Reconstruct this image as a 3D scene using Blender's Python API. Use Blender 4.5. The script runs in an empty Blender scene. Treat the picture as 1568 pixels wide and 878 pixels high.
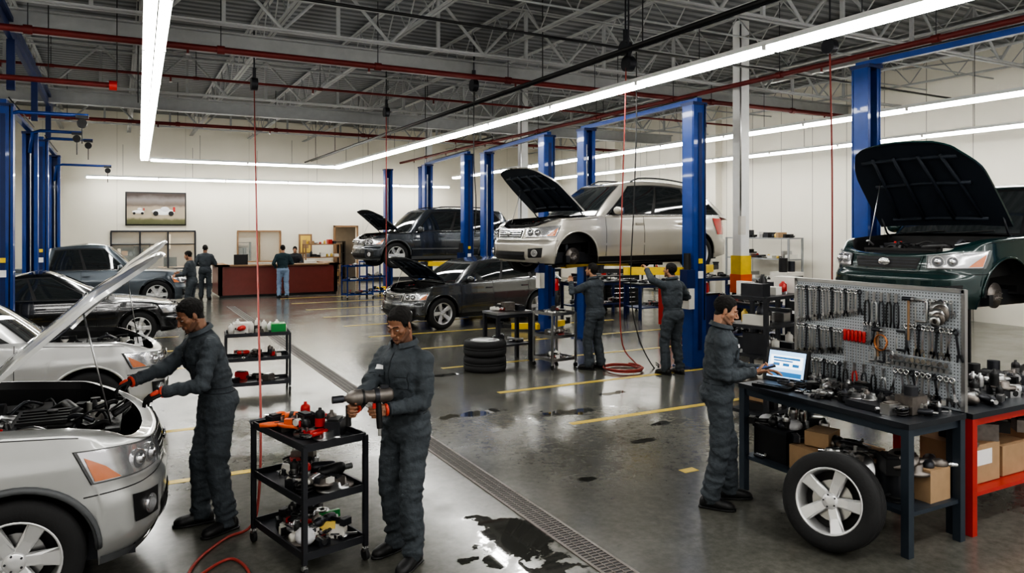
import bpy, math, random
from mathutils import Vector, Matrix, noise
from mathutils.bvhtree import BVHTree
V=Vector; pi=math.pi
sc=bpy.context.scene; COL=sc.collection

# ------------------------------------------------------------------ materials
def M(name,col,rough=.5,metal=0,ns=6,na=.12,bump=0,bs=60,coat=0,emit=0,alpha=None,sub=0,stretch=None,bd=.01):
    m=bpy.data.materials.new(name); m.use_nodes=True; nt=m.node_tree; N=nt.nodes; L=nt.links
    b=N['Principled BSDF']; b.inputs['Roughness'].default_value=rough; b.inputs['Metallic'].default_value=metal
    tc=N.new('ShaderNodeTexCoord'); src=tc.outputs['Object']
    if stretch:
        mp=N.new('ShaderNodeMapping'); mp.inputs['Scale'].default_value=stretch; L.new(src,mp.inputs[0]); src=mp.outputs[0]
    nz=N.new('ShaderNodeTexNoise'); nz.inputs['Scale'].default_value=ns; nz.inputs['Detail'].default_value=4; L.new(src,nz.inputs['Vector'])
    mx=N.new('ShaderNodeMix'); mx.data_type='RGBA'
    mx.inputs['A'].default_value=(*[max(0,c*(1-na)) for c in col],1); mx.inputs['B'].default_value=(*[min(1,c*(1+na)) for c in col],1)
    L.new(nz.outputs['Fac'],mx.inputs['Factor']); L.new(mx.outputs['Result'],b.inputs['Base Color'])
    if bump:
        n2=N.new('ShaderNodeTexNoise'); n2.inputs['Scale'].default_value=bs; n2.inputs['Detail'].default_value=3; L.new(src,n2.inputs['Vector'])
        bp=N.new('ShaderNodeBump'); bp.inputs['Strength'].default_value=bump; bp.inputs['Distance'].default_value=bd
        L.new(n2.outputs['Fac'],bp.inputs['Height']); L.new(bp.outputs[0],b.inputs['Normal'])
    if coat: b.inputs['Coat Weight'].default_value=coat; b.inputs['Coat Roughness'].default_value=.04
    if emit:
        L.new(mx.outputs['Result'],b.inputs['Emission Color']); b.inputs['Emission Strength'].default_value=emit
    if alpha is not None: b.inputs['Alpha'].default_value=alpha
    if sub: b.inputs['Subsurface Weight'].default_value=sub; b.inputs['Subsurface Scale'].default_value=.01
    return m

black=M('black_plastic',(.012,.012,.013),.45)
rubber=M('tire_rubber',(.018,.018,.019),.75,bump=.2)
steel=M('brushed_steel',(.5,.5,.5),.3,1,na=.2)
chrome=M('chrome',(.78,.78,.79),.18,1,na=.1)
darkmetal=M('dark_metal',(.05,.052,.06),.4,.6,na=.3)
alloy=M('alloy_wheel_metal',(.70,.70,.70),.32,.6,na=.05)
castiron=M('cast_iron',(.20,.18,.165),.45,.8,na=.4,ns=20)
glassd=M('car_window_glass',(.022,.026,.028),.04,0,na=.2,coat=1)
lens=M('headlamp_lens',(.9,.92,.95),.03,0,alpha=.12,coat=1)
reflector=M('headlamp_reflector',(.62,.62,.64),.16,.95)
amber=M('amber_lens',(.62,.15,.015),.15,0,coat=1)
redlens=M('tail_lamp_lens',(.5,.015,.015),.12,0,coat=1)
blue=M('blue_lift_paint',(.010,.050,.24),.35,.1,na=.25,coat=.4)
blued=M('dark_blue_paint',(.008,.022,.10),.4,.1,na=.25)
yellow=M('yellow_paint',(.75,.52,.03),.45,0,na=.2)
redp=M('red_paint',(.42,.03,.025),.4,0,na=.2,coat=.2)
redpipe=M('red_pipe_paint',(.15,.018,.016),.5,0,na=.25)
whitep=M('white_steel_paint',(.74,.75,.74),.5,0,na=.08)
joistp=M('joist_grey_paint',(.38,.39,.39),.55,0,na=.15)
offw=M('off_white_plastic',(.65,.63,.58),.5)
card=M('cardboard',(.36,.24,.14),.85,0,na=.15,ns=12)
wood=M('wood',(.28,.17,.095),.6,0,ns=4,na=.3,stretch=(1,8,1))
cloth=M('rag_cloth',(.6,.6,.62),.9,bump=.5,bs=20)
redhose=M('red_hose_rubber',(.30,.045,.035),.5)
blackhose=M('black_hose_rubber',(.015,.015,.016),.5)
orange=M('orange_plastic',(.70,.13,.03),.4)
redtool=M('red_tool_plastic',(.5,.03,.025),.35)
green=M('green_plastic',(.03,.25,.06),.4)
bluep=M('blue_plastic',(.03,.12,.45),.4)
whitel=M('white_label',(.75,.75,.75),.6)
yellowp=M('yellow_plastic',(.7,.5,.12),.5)
suitm=M('coverall_fabric',(.052,.062,.072),.8,bump=.8,bs=11,ns=9,na=.3,bd=.035)
suitl=M('coverall_seam',(.024,.029,.035),.9,bump=.4,bs=200)
bootm=M('black_boot_leather',(.013,.013,.014),.5,bump=.2)
skin1=M('skin_brown',(.25,.125,.075),.5,sub=.1,bump=.08,bs=300)
skin2=M('skin_light_brown',(.42,.23,.15),.5,sub=.1,bump=.08,bs=300)
hairm=M('black_hair',(.010,.008,.007),.75,bump=.8,bs=220)
stub1=M('beard_stubble',(.14,.072,.046),.8,bump=.3,bs=300); stub2=M('light_beard_stubble',(.22,.125,.085),.8,bump=.3,bs=300)
eyew=M('eye_white',(.50,.48,.45),.3); lipm=M('lips',(.24,.10,.075),.5)
gloveb=M('black_glove',(.015,.015,.016),.7,bump=.3); glover=M('red_glove_cuff',(.6,.07,.04),.6)
glassy=M('window_glass',(.8,.9,.9),.03,alpha=.15)

# ------------------------------------------------------------------ mesh builder
class MB:
    def __init__(s): s.v=[];s.f=[];s.m=[];s.s=[];s.mats=[];s.T=Matrix.Identity(4)
    def mi(s,mat):
        if mat not in s.mats: s.mats.append(mat)
        return s.mats.index(mat)
    def add(s,vs,fs,mat,smooth=False):
        o=len(s.v); T=s.T; s.v+=[T@V(v) for v in vs]; k=s.mi(mat)
        for f in fs:
            s.f.append(tuple(i+o for i in f)); s.m.append(k); s.s.append(smooth)
    def mesh(s,name='m'):
        me=bpy.data.meshes.new(name); me.from_pydata([tuple(v) for v in s.v],[],s.f)
        for m in s.mats: me.materials.append(m)
        me.polygons.foreach_set('material_index',s.m); me.polygons.foreach_set('use_smooth',s.s); me.update(); return me
    def obj(s,name,loc=(0,0,0),rz=0,bevel=0,scale=1,fix=True):
        me=s.mesh(name)
        if fix:
            import bmesh
            bm=bmesh.new(); bm.from_mesh(me); bmesh.ops.recalc_face_normals(bm,faces=bm.faces); bm.to_mesh(me); bm.free()
        ob=bpy.data.objects.new(name,me); COL.objects.link(ob); ob.location=loc; ob.rotation_euler=(0,0,rz); ob.scale=(scale,)*3
        if bevel:
            b=ob.modifiers.new('bevel','BEVEL'); b.width=bevel; b.segments=2; b.limit_method='ANGLE'; b.angle_limit=.8
        return ob
    def box(s,c,d,mat,R=None,taper=1):
        c=V(c); x,y,z=d[0]/2,d[1]/2,d[2]/2; t=taper
        vs=[V((-x,-y,-z)),V((x,-y,-z)),V((x,y,-z)),V((-x,y,-z)),V((-x*t,-y*t,z)),V((x*t,-y*t,z)),V((x*t,y*t,z)),V((-x*t,y*t,z))]
        if R is not None:
            if not isinstance(R,Matrix): R=rot(*R)
            vs=[R@v for v in vs]
        s.add([v+c for v in vs],[(0,3,2,1),(4,5,6,7),(0,1,5,4),(1,2,6,5),(2,3,7,6),(3,0,4,7)],mat)
    def box2(s,a,b,mat):
        s.box([(a[i]+b[i])/2 for i in range(3)],[abs(b[i]-a[i]) for i in range(3)],mat)
    def cyl(s,p0,p1,r0,mat,r1=None,seg=16,smooth=True,caps=True):
        p0=V(p0);p1=V(p1); r1=r0 if r1 is None else r1; a=(p1-p0).normalized(); u,w=frame(a)
        vs=[]
        for p,r in ((p0,r0),(p1,r1)):
            for i in range(seg):
                t=2*pi*i/seg; vs.append(p+(u*math.cos(t)+w*math.sin(t))*r)
        s.add(vs,[(i,(i+1)%seg,seg+(i+1)%seg,seg+i) for i in range(seg)],mat,smooth)
        if caps: s.add(vs,[tuple(range(seg))[::-1],tuple(range(seg,2*seg))],mat)
    def caps(s,p0,p1,r0,r1,mat,seg=14):
        p0=V(p0);p1=V(p1); a=(p1-p0); L=a.length
        a=a.normalized() if L>1e-6 else V((0,0,1)); u,w=frame(a); rings=[]
        for k in range(1,5):
            t=-pi/2+k*pi/2/4; rings.append((p0+a*math.sin(t)*r0,math.cos(t)*r0))
        for k in range(0,4):
            t=k*pi/2/4; rings.append((p1+a*math.sin(t)*r1,math.cos(t)*r1))
        vs=[p0-a*r0]
        for c,r in rings:
            for i in range(seg):
                t=2*pi*i/seg; vs.append(c+(u*math.cos(t)+w*math.sin(t))*r)
        vs.append(p1+a*r1); fs=[]; n=len(rings)
        for i in range(seg): fs.append((0,1+(i+1)%seg,1+i)); fs.append((len(vs)-1,1+(n-1)*seg+i,1+(n-1)*seg+(i+1)%seg))
        for k in range(n-1):
            for i in range(seg):
                j=(i+1)%seg; fs.append((1+k*seg+i,1+k*seg+j,1+(k+1)*seg+j,1+(k+1)*seg+i))
        s.add(vs,fs,mat,True)
    def ell(s,c,r,mat,R=None,seg=16,rings=10):
        c=V(c); vs=[]; fs=[]
        if isinstance(r,(int,float)): r=(r,r,r)
        for k in range(rings+1):
            ph=-pi/2+pi*k/rings
            for i in range(seg):
                t=2*pi*i/seg; p=V((math.cos(ph)*math.cos(t)*r[0],math.cos(ph)*math.sin(t)*r[1],math.sin(ph)*r[2]))
                if R is not None: p=R@p
                vs.append(c+p)
        for k in range(rings):
            for i in range(seg):
                j=(i+1)%seg
                if k==0: fs.append((k*seg,(k+1)*seg+j,(k+1)*seg+i))
                elif k==rings-1: fs.append((k*seg+i,k*seg+j,(k+1)*seg))
                else: fs.append((k*seg+i,k*seg+j,(k+1)*seg+j,(k+1)*seg+i))
        s.add(vs,fs,mat,True)
    def tube(s,path,r,mat,seg=8,closed=False,smooth=True):
        P=[V(p) for p in path]; n=len(P); vs=[]; u=None
        for k in range(n):
            if closed: t=P[(k+1)%n]-P[k-1]
            else: t=P[min(k+1,n-1)]-P[max(k-1,0)]
            t=t.normalized() if t.length>1e-9 else V((0,0,1))
            if u is None: u,w=frame(t)
            else:
                u=u-t*u.dot(t); u=u.normalized() if u.length>1e-6 else frame(t)[0]; w=t.cross(u)
            rr=r[k] if isinstance(r,(list,tuple)) else r
            for i in range(seg):
                a=2*pi*i/seg; vs.append(P[k]+(u*math.cos(a)+w*math.sin(a))*rr)
        fs=[]
        for k in range(n if closed else n-1):
            k2=(k+1)%n
            for i in range(seg):
                j=(i+1)%seg; fs.append((k*seg+i,k*seg+j,k2*seg+j,k2*seg+i))
        if not closed: fs.append(tuple(range(seg))[::-1]); fs.append(tuple(range((n-1)*seg,n*seg)))
        s.add(vs,fs,mat,smooth)
    def lathe(s,prof,T,mat,seg=32,smooth=True,closed=False):
        vs=[]; n=len(prof)
        for r,z in prof:
            for i in range(seg):
                a=2*pi*i/seg; vs.append(T@V((r*math.cos(a),r*math.sin(a),z)))
        fs=[]
        for k in range(n if closed else n-1):
            k2=(k+1)%n
            for i in range(seg):
                j=(i+1)%seg; fs.append((k*seg+i,k*seg+j,k2*seg+j,k2*seg+i))
        s.add(vs,fs,mat,smooth)
    def grid(s,f,nu,nv,mat,smooth=True):
        vs=[f(i/nu,j/nv) for i in range(nu+1) for j in range(nv+1)]
        s.add(vs,[(i*(nv+1)+j,(i+1)*(nv+1)+j,(i+1)*(nv+1)+j+1,i*(nv+1)+j+1) for i in range(nu) for j in range(nv)],mat,smooth)
    def loft(s,secs,mat,seg=20):
        vs=[]
        for c,ux,uy in secs:
            for i in range(seg):
                a=2*pi*i/seg; ca,sa=math.cos(a),math.sin(a); vs.append(V(c)+V(ux)*ca+V(uy)*sa)
        fs=[]
        for k in range(len(secs)-1):
            for i in range(seg):
                j=(i+1)%seg; fs.append((k*seg+i,k*seg+j,(k+1)*seg+j,(k+1)*seg+i))
        fs.append(tuple(range(seg))[::-1]); fs.append(tuple(range((len(secs)-1)*seg,len(secs)*seg)))
        s.add(vs,fs,mat,True)
def frame(a):
    h=V((0,0,1)) if abs(a.z)<.9 else V((1,0,0)); u=a.cross(h).normalized(); return u,a.cross(u)
def rot(x=0,y=0,z=0): return Matrix.Rotation(z,3,'Z')@Matrix.Rotation(y,3,'Y')@Matrix.Rotation(x,3,'X')
def TR(loc,R=None):
    m=Matrix.Translation(V(loc))
    if R is not None: m=m@(R.to_4x4())
    return m
def interp(tab,x):
    if x<=tab[0][0]: return tab[0][1]
    for (a,b),(c,d) in zip(tab,tab[1:]):
        if x<=c: return b+(d-b)*(x-a)/(c-a) if c>a else d
    return tab[-1][1]
def sst(a,b,x):
    t=max(0,min(1,(x-a)/(b-a))); return t*t*(3-2*t)
def catmull(P,n,closed=False):
    P=[V(p) for p in P]; out=[]; m=len(P)
    for i in range(m-1):
        p0=P[max(i-1,0)];p1=P[i];p2=P[i+1];p3=P[min(i+2,m-1)]
        for k in range(n):
            t=k/n; out.append(.5*((2*p1)+(p2-p0)*t+(2*p0-5*p1+4*p2-p3)*t*t+(3*p1-p0-3*p2+p3)*t**3))
    out.append(P[-1]); return out

# ------------------------------------------------------------------ wheels
def wheel(B,T,R=.36,w=.23,spokes=5,rim=alloy,tread=True):
    h=w/2
    B.lathe([(.66*R,-h*.88),(.72*R,-h),(.88*R,-h*.98),(.965*R,-h*.86),(R,-h*.62),(R,-h*.2),(.985*R,-h*.17),(.985*R,-h*.12),(R,-h*.09),(R,h*.09),(.985*R,h*.12),(.985*R,h*.17),(R,h*.2),(R,h*.62),(.965*R,h*.86),(.88*R,h*.98),(.72*R,h),(.66*R,h*.88)],T,rubber,48,True,True)
    B.lathe([(.685*R,h*.9),(.67*R,h*.96),(.645*R,h*.92),(.62*R,h*.6),(.60*R,-h*.2),(.60*R,-h*.9),(.68*R,-h*.9)],T,rim,40)
    B.lathe([(.60*R,-h*.5),(.001,-h*.5)],T,black,24)
    B.lathe([(.42*R,h*.05),(.42*R,-h*.1),(.05*R,-h*.1)],T,steel,24); B.lathe([(.42*R,h*.05),(.05*R,h*.05)],T,steel,24)
    if rim:
        old=B.T; n=spokes
        for i in range(n):
            a=2*pi*i/n; RR=Matrix.Rotation(a,4,'Z'); B.T=old@T@RR
            r0,r1=.08*R,.635*R; w0,w1=.10*R,.145*R; zt0,zt1=h*.55,h*.80; th=h*.28
            vs=[(r0,-w0,zt0-th),(r0,w0,zt0-th),(r1,w1,zt1-th),(r1,-w1,zt1-th),(r0,-w0*.8,zt0),(r0,w0*.8,zt0),((r0+r1)/2,w0*.75,zt0+h*.08),(r1,w1*.85,zt1),(r1,-w1*.85,zt1),((r0+r1)/2,-w0*.75,zt0+h*.08)]
            B.add(vs,[(0,1,2,3),(4,9,6,5),(9,8,7,6),(0,4,5,1),(1,5,6,7,2),(2,7,8,3),(3,8,9,4,0)],rim)
        B.T=old
        B.lathe([(.17*R,h*.3),(.17*R,h*.58),(.13*R,h*.66),(.05*R,h*.68),(.001,h*.68)],T,rim,20)
        for i in range(5):
            a=2*pi*(i+.5)/5; B.lathe([(.018*R,h*.6),(.018*R,h*.72),(.001,h*.72)],T@Matrix.Translation((.125*R*math.cos(a),.125*R*math.sin(a),0)),darkmetal,6)
def brake(B,T,R=.36):
    B.lathe([(.001,.03),(.05,.03),(.07,.06),(.075,.03),(.145,.03),(.145,.008),(.08,.008),(.08,-.05),(.001,-.05)],T,castiron,32)
    for i in range(5):
        a=2*pi*i/5; p=V((.045*math.cos(a),.045*math.sin(a),.05)); B.cyl((T@p),(T@(p+V((0,0,.04)))),.007,steel,seg=8)
    B.box(T@V((.115,.05,0)),(.08,.12,.10),darkmetal,T.to_3x3())

# ------------------------------------------------------------------ car
def make_car(name,loc,rz,paint,L=4.6,W=1.84,H=1.7,kind='suv',hood=None,R=.36,zt=None,xf=None,xr=None,xb0=None,xt0=None,xt1=None,xb1=None,nowheel=(),seed=1,rails=True,clad=None,grille='bars',amb=True,hoodmat=None,nbay=1,hs=1.12,hl_=(.10,.08),fz=.42,arc=.035):
    rnd=random.Random(seed); B=MB(); h=L/2; w=W/2
    zt=zt or [(-h,1.0),(-h+.3,1.07),(0,1.06),(.7,1.05),(h-.55,.98),(h-.2,.89),(h,.81)]
    zt=[(a,b) for a,b in sorted(zt)]
    ztop=lambda x: interp(zt,x)
    cp=[(h,0,0),(h-.02,.32*w,0),(h-.075,.6*w,0),(h-.2,.82*w,0),(h-.45,.94*w,0),(h-.85,.985*w,0),(h-1.4,w,0),(0,w,0),(-h+1.2,w,0),(-h+.6,.985*w,0),(-h+.25,.94*w,0),(-h+.08,.8*w,0),(-h+.02,.5*w,0),(-h,0,0)]
    pts=catmull(cp,20); cum=[0]
    for a,b in zip(pts,pts[1:]): cum.append(cum[-1]+(b-a).length)
    A=cum[-1]; N=190; out=[]; k=0
    for i in range(N+1):
        t=A*i/N
        while k<len(cum)-2 and cum[k+1]<t: k+=1
        f=(t-cum[k])/max(1e-9,cum[k+1]-cum[k]); p=pts[k].lerp(pts[k+1],f); tg=(pts[k+1]-pts[k]).normalized(); out.append((p.x,p.y,tg.y,-tg.x))
    def outl(a):
        t=min(max(a/A*N,0),N-1e-6); i=int(t); f=t-i; p=out[i]; q=out[i+1]
        return [p[j]+(q[j]-p[j])*f for j in range(4)]
    zb0=ztop(0)
    fs_=lambda z: z*1.06/zb0
    tS=[(.2,.06),(.34,.022),(.5,.006),(.68,0),(.8,.0),(.86,.012),(1.0,.03),(1.15,.055)]
    tF=[(.2,.12),(.3,.04),(.36,.0),(.58,.0),(.63,.035),(.72,.045),(.85,.075),(.95,.15),(1.1,.3)]
    tRr=[(.2,.12),(.32,.01),(.6,0),(.64,.04),(.85,.05),(1.1,.08)]
    def inset(x,z):
        z=fs_(z); s_=interp(tS,z); ff=sst(h-.62,h-.12,x); fr=sst(-h+.5,-h+.1,x)
        return s_*(1-ff-fr)+interp(tF,z)*ff+interp(tRr,z)*fr
    def S(a,z,ex=0):
        sg=1 if a>=0 else -1; x,y,nx,ny=outl(abs(a)); d=inset(x,z)+ex
        return V((x-nx*d,sg*(y-ny*d),z))
    def ax(x):
        lo,hi=0,A
        for _ in range(30):
            m=(lo+hi)/2
            if outl(m)[0]>x: lo=m
            else: hi=m
        return lo
    xf=h-.86 if xf is None else xf; xr=-h+.95 if xr is None else xr; Ra=R+.065
    xb0=h-1.25 if xb0 is None else xb0; xt0=xb0-.72 if xt0 is None else xt0
    xb1=-h+.06 if xb1 is None else xb1; xt1=-h+.42 if xt1 is None else xt1
    def zbot(x,y):
        b=interp([(-h,.36),(-h+.5,.27),(0,.25),(h-.5,.23),(h,.26)],x)
        if abs(y)>.8*w:
            for xc in (xf,xr):
                if abs(x-xc)<Ra: b=max(b,R+math.sqrt(Ra*Ra-(x-xc)**2))
        return b
    rows=18; ex=[(.012,.012),(.035,.02),(.10,.026)]
    vs=[]
    seq=[A*i/N for i in range(N+1)]+[-A*i/N for i in range(N-1,0,-1)]
    nr=rows+1+len(ex)+2
    for a in seq:
        x,y,nx,ny=outl(abs(a)); zl=zbot(x,y); zh=ztop(x)
        for j in range(rows+1): vs.append(S(a,zl+(zh-zl)*j/rows))
        for e,dz in ex: vs.append(S(a,zh,e)+V((0,0,dz)))
        vs.append(S(a,zh,.115)+V((0,0,-.03))); vs.append(S(a,zh,.125)+V((0,0,-.42)))
    n=len(seq); fp=[];fd=[]
    for i in range(n):
        i2=(i+1)%n
        for j in range(nr-1):
            (fp if j<nr-3 else fd).append((i*nr+j,i2*nr+j,i2*nr+j+1,i*nr+j+1))
    B.add(vs,fp,paint,True)
    bedm=paint if kind=='pickup' else black
    B.add(vs,fd,bedm,False)
    B.add([vs[i*nr+nr-1] for i in range(0,n,3)],[tuple(range(len(range(0,n,3))))],black)
    def patch(f,q,mat,off=.006,nu=10,nv=6,smooth=True,rim=True):
        (a0,b0),(a1,b1),(a2,b2),(a3,b3)=q
        def P(u,v):
            a=(a0*(1-u)+a1*u)*(1-v)+(a3*(1-u)+a2*u)*v; b=(b0*(1-u)+b1*u)*(1-v)+(b3*(1-u)+b2*u)*v
            p=f(a,b); e=.01; du=f(a+e,b)-p; dv=f(a,b+e)-p; nn=du.cross(dv)
            if nn.length<1e-9: return p
            nn.normalize(); 
            if nn.dot(p-V((min(max(p.x,-h+.9),h-.9),0,.8)))<0: nn=-nn
            return p+nn*off
        B.grid(P,nu,nv,mat,smooth)
        return P
    def lineS(q,r=.004,mat=black):
        B.tube([S(a,z,-.002) for a,z in q],r,mat,6)
    for xc,tag in ((xf,'f'),(xr,'r')):
        for sg in (1,-1):
            yo=sg*(w-.03); yi=sg*(w-.36)
            vv=[]; m=20
            for i in range(m+1):
                t=pi*i/m
                for yy in (yo,yi): vv.append((xc+math.cos(t)*(Ra-.002),yy,R+math.sin(t)*(Ra-.002)))
            B.add(vv,[(2*i,2*i+2,2*i+3,2*i+1) for i in range(m)]+[tuple(2*i+1 for i in range(m+1))],black,True)
            lip=[]
            for i in range(25):
                t=pi*(i+.0)/24; xx=xc+math.cos(t)*Ra; zz=R+math.sin(t)*Ra
                lip.append(S(sg*ax(xx),max(zz,.26),-.004))
            B.tube(lip,.014 if not clad else .022,clad or paint,8)
            T=TR((xc,sg*(w-.125),R),rot(-sg*pi/2,0,0))
            if tag+('l' if sg>0 else 'r') in nowheel:
                brake(B,TR((xc,sg*(w-.2),R),rot(-sg*pi/2,0,0)))
                B.cyl((xc,sg*(w-.5),R+.02),(xc,sg*(w-.22),R),.03,darkmetal); B.cyl((xc+.02,sg*(w-.32),R),(xc+.02,sg*(w-.36),R+.4),.045,darkmetal)
                B.box((xc-.05,sg*(w-.4),R-.06),(.3,.3,.04),darkmetal)
            else: wheel(B,T,R,.225,5+(seed%2)*1)
    B.box2((-h+.25,-w+.25,.24),(h-.2,w-.25,.42),darkmetal)
    B.tube([(-h+.2,.35,.22),(-.6,.3,.2),(.4,.25,.2),(h-.9,.1,.28)],.03,castiron); B.ell((-h+.75,.3,.24),(.28,.14,.08),castiron)
    for yy in (-.45,.45): B.box2((-h+.5,yy-.04,.2),(h-.5,yy+.04,.26),darkmetal)
    a0=ax(xf-Ra-.02);a1=ax(xr+Ra+.02)
    for sg in (1,-1):
        patch(S,[(sg*a0,.26),(sg*a1,.26),(sg*a1,.35),(sg*a0,.35)],clad or black,.012,30,2)
        ds=[xb0-.12,(xb0-.12+xr+.42)/2+.05,xr+.35] if kind!='sedan' else [xb0-.15,xb0-1.2,xb0-2.05]
        for i,xx in enumerate(ds):
            lineS([(sg*ax(xx),.36+(ztop(xx)-.36)*k2/9) for k2 in range(10)])
            if i>0:
                p=S(sg*ax(xx+.12),ztop(xx)-.14,-.02); B.box(p,(.17,.028,.028),paint)
        patch(S,[(sg*a0,.54),(sg*a1,.54),(sg*a1,.58),(sg*a0,.58)],clad or paint,.011,30,2)
        lineS([(sg*ax(h-.5-k2*.1),ztop(h-.5-k2*.1)-.012) for k2 in range(int((h-.5-xb0)/.1)+1)],.003)
        mp=V((xb0-.32,sg*(w+.07),ztop(xb0-.3)+.1)); B.ell(mp,(.065,.11,.075),paint if clad is None else clad); B.box(mp+V((0,-sg*.1,-.05)),(.05,.1,.04),black)
        B.box(mp+V((-.055,0,0)),(.02,.17,.11),chrome)
        sc_=zb0/1.06; z1,z2=.655*sc_,.84*sc_
        aa=w*.50; ab=w*.98+.16
        q=[(sg*aa,z1+.02),(sg*ab,z1+.035),(sg*(ab+.1),z2+.045),(sg*aa*1.0,z2-.01)]
        patch(S,q,black,.004,12,6)
        q2=[(sg*(aa+.015),z1+.032),(sg*(ab-.015),z1+.046),(sg*(ab+.075),z2+.036),(sg*(aa+.015),z2-.02)]
        patch(S,q2,reflector,.012,16,8)
        if amb: patch(S,[(sg*(ab-.18),z1+.048),(sg*(ab-.02),z1+.055),(sg*(ab+.04),z2+.0),(sg*(ab-.08),z2-.07)],amber,.018,8,6)
        for da,rr in ((.12,.066),(.27,.062)):
            c1=S(sg*(aa+da),(z1+z2)/2+.015,-.012); c0=S(sg*(aa+da),(z1+z2)/2+.015,.05); dd=(c1-c0).normalized()
            B.cyl(c1-dd*.02,c1+dd*.012,rr,chrome,seg=24); B.cyl(c1,c1+dd*.0135,rr*.86,darkmetal,seg=24); B.ell(c1+dd*.006,(rr*.62,rr*.62,rr*.62),reflector)
        patch(S,q,lens,.04,14,6)
        af=w*.74; c1=S(sg*af,fz*sc_); c0=S(sg*af,fz*sc_,.1); dd=(c1-c0).normalized()
        patch(S,[(sg*(af-.13),(fz-.08)*sc_),(sg*(af+.12),(fz-.07)*sc_),(sg*(af+.14),(fz+.09)*sc_),(sg*(af-.13),(fz+.07)*sc_)],black,.006)
        B.cyl(c1-dd*.01,c1+dd*.022,.062,chrome,seg=24); B.cyl(c1,c1+dd*.028,.05,reflector,seg=24); B.ell(c1+dd*.02,.035,lens)
        ar=A-w*.98; patch(S,[(sg*(ar-.28),.72*sc_),(sg*(A-w*.62),.72*sc_),(sg*(A-w*.66),1.02*sc_),(sg*(ar-.38),1.03*sc_)],redlens,.012)
        patch(S,[(sg*(ar-.02),.84*sc_),(sg*(A-w*.64),.84*sc_),(sg*(A-w*.65),.9*sc_),(sg*(ar-.02),.9*sc_)],whitel,.015)
    g=w*.46; sc_=zb0/1.06
    patch(S,[(-g*.9,.655*sc_),(g*.9,.655*sc_),(g,.82*sc_),(-g,.82*sc_)],chrome if grille!='body' else paint,.01,16,5)
    patch(S,[(-g*.9+.025,.675*sc_),(g*.9-.025,.675*sc_),(g-.025,.80*sc_),(-g+.025,.80*sc_)],black,.014,16,5)
    for k2 in range(3):
        z_=(.70+.035*k2)*sc_; patch(S,[(-g*.92+.03,z_),(g*.92-.03,z_),(g*.92-.03,z_+.010),(-g*.92+.03,z_+.010)],chrome if grille!='body' else darkmetal,.022,16,2)
    c1=S(0.0001,.745*sc_); B.ell(c1+V((.03,0,0)),(.012,.075,.045),chrome)
    patch(S,[(-w*.5,.30*sc_),(w*.5,.30*sc_),(w*.52,.44*sc_),(-w*.52,.44*sc_)],black,.006,16,5)
    for k2 in range(2): patch(S,[(-w*.5,(.34+.05*k2)*sc_),(w*.5,(.34+.05*k2)*sc_),(w*.5,(.352+.05*k2)*sc_),(-w*.5,(.352+.05*k2)*sc_)],darkmetal,.012,16,2)
    lineS([(k2/24*(w*.98+.2),.625*sc_) for k2 in range(-24,25)],.004)
    if clad: patch(S,[(-w*.98-.1,.25),(w*.98+.1,.25),(w*.98+.1,.31),(-w*.98-.1,.31)],clad,.012,40,2)
    # greenhouse
    wb=w-.065; wt=w-.29 if kind!='sedan' else w-.32; zr=H-.06
    zbx=lambda x: ztop(x)-.01
    xm=(xt0+xt1)/2+.25; xh=(xt0-xt1)/2
    def GH(sec,p,v,sg=1):
        if sec=='F': xb=xb0+.13*(1-p*p); yb=wb*.94*p; xt=xt0+.07*(1-p*p); yt=wt*.94*p
        elif sec=='R': xb=xb1-.05*(1-p*p); yb=wb*.94*p; xt=xt1-.06*(1-p*p); yt=wt*.94*p
        else:
            e=.035*abs(2*p-1)**4
            xb=(xb0-.05)*(1-p)+(xb1+.05)*p; yb=sg*(wb-e); xt=(xt0-.04)*(1-p)+(xt1+.04)*p; yt=sg*(wt-e)
        bz=.035*math.sin(pi*min(1,v)); x=xb+(xt-xb)*v; y=yb+(yt-yb)*v
        if sec=='S': y+=sg*bz
        elif sec=='F': x+=bz*1.2
        else: x-=bz*1.3
        zrx=zr-arc*((xt-xm)/xh)**2
        return V((x,y,zbx(xb)+(zrx-zbx(xb))*v))
    seqg=[('F',-1+2*i/14,1) for i in range(15)]+[('S',i/28,1) for i in range(29)]+[('R',1-2*i/14,1) for i in range(15)]+[('S',1-i/28,-1) for i in range(29)]
    vs=[];nv=10; ks=[.02,.05,.10,.18,.3,.5,.75,.97]
    for sec,p,sg in seqg:
        for j in range(nv+1): vs.append(GH(sec,p,j/nv*.98,sg))
        t=GH(sec,p,1,sg)
        for k2 in ks:
            xx=t.x*(1-k2)+xm*k2; zz=t.z+(zr-arc*((xx-xm)/xh)**2-t.z)*min(1,k2*1.0)+.06*(1-(1-k2)**2)**.8
            vs.append(V((xx,t.y*(1-k2),zz)))
    nr=nv+1+len(ks); n=len(seqg); f_=[]
    for i in range(n):
        i2=(i+1)%n
        for j in range(nr-1): f_.append((i*nr+j,i2*nr+j,i2*nr+j+1,i*nr+j+1))
    f_.append(tuple(i*nr+nr-1 for i in range(n)))
    B.add(vs,f_,paint,True)
    F=lambda p,v: GH('F',p,v); Rr=lambda p,v: GH('R',p,v)
    patch(F,[(-.95,.03),(.95,.03),(.93,.95),(-.93,.95)],black,.004,14,8); patch(F,[(-.91,.07),(.91,.07),(.89,.90),(-.89,.90)],glassd,.008,14,8)
    B.tube([F(-.75,.05)+V((.02,0,.02)),F(-.1,.12)+V((.03,0,.01))],.008,black); B.tube([F(-.05,.05)+V((.02,0,.02)),F(.6,.12)+V((.03,0,.01))],.008,black)
    patch(Rr,[(-.85,.12),(.85,.12),(.82,.85),(-.82,.85)],glassd,.008,10,6)
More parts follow.
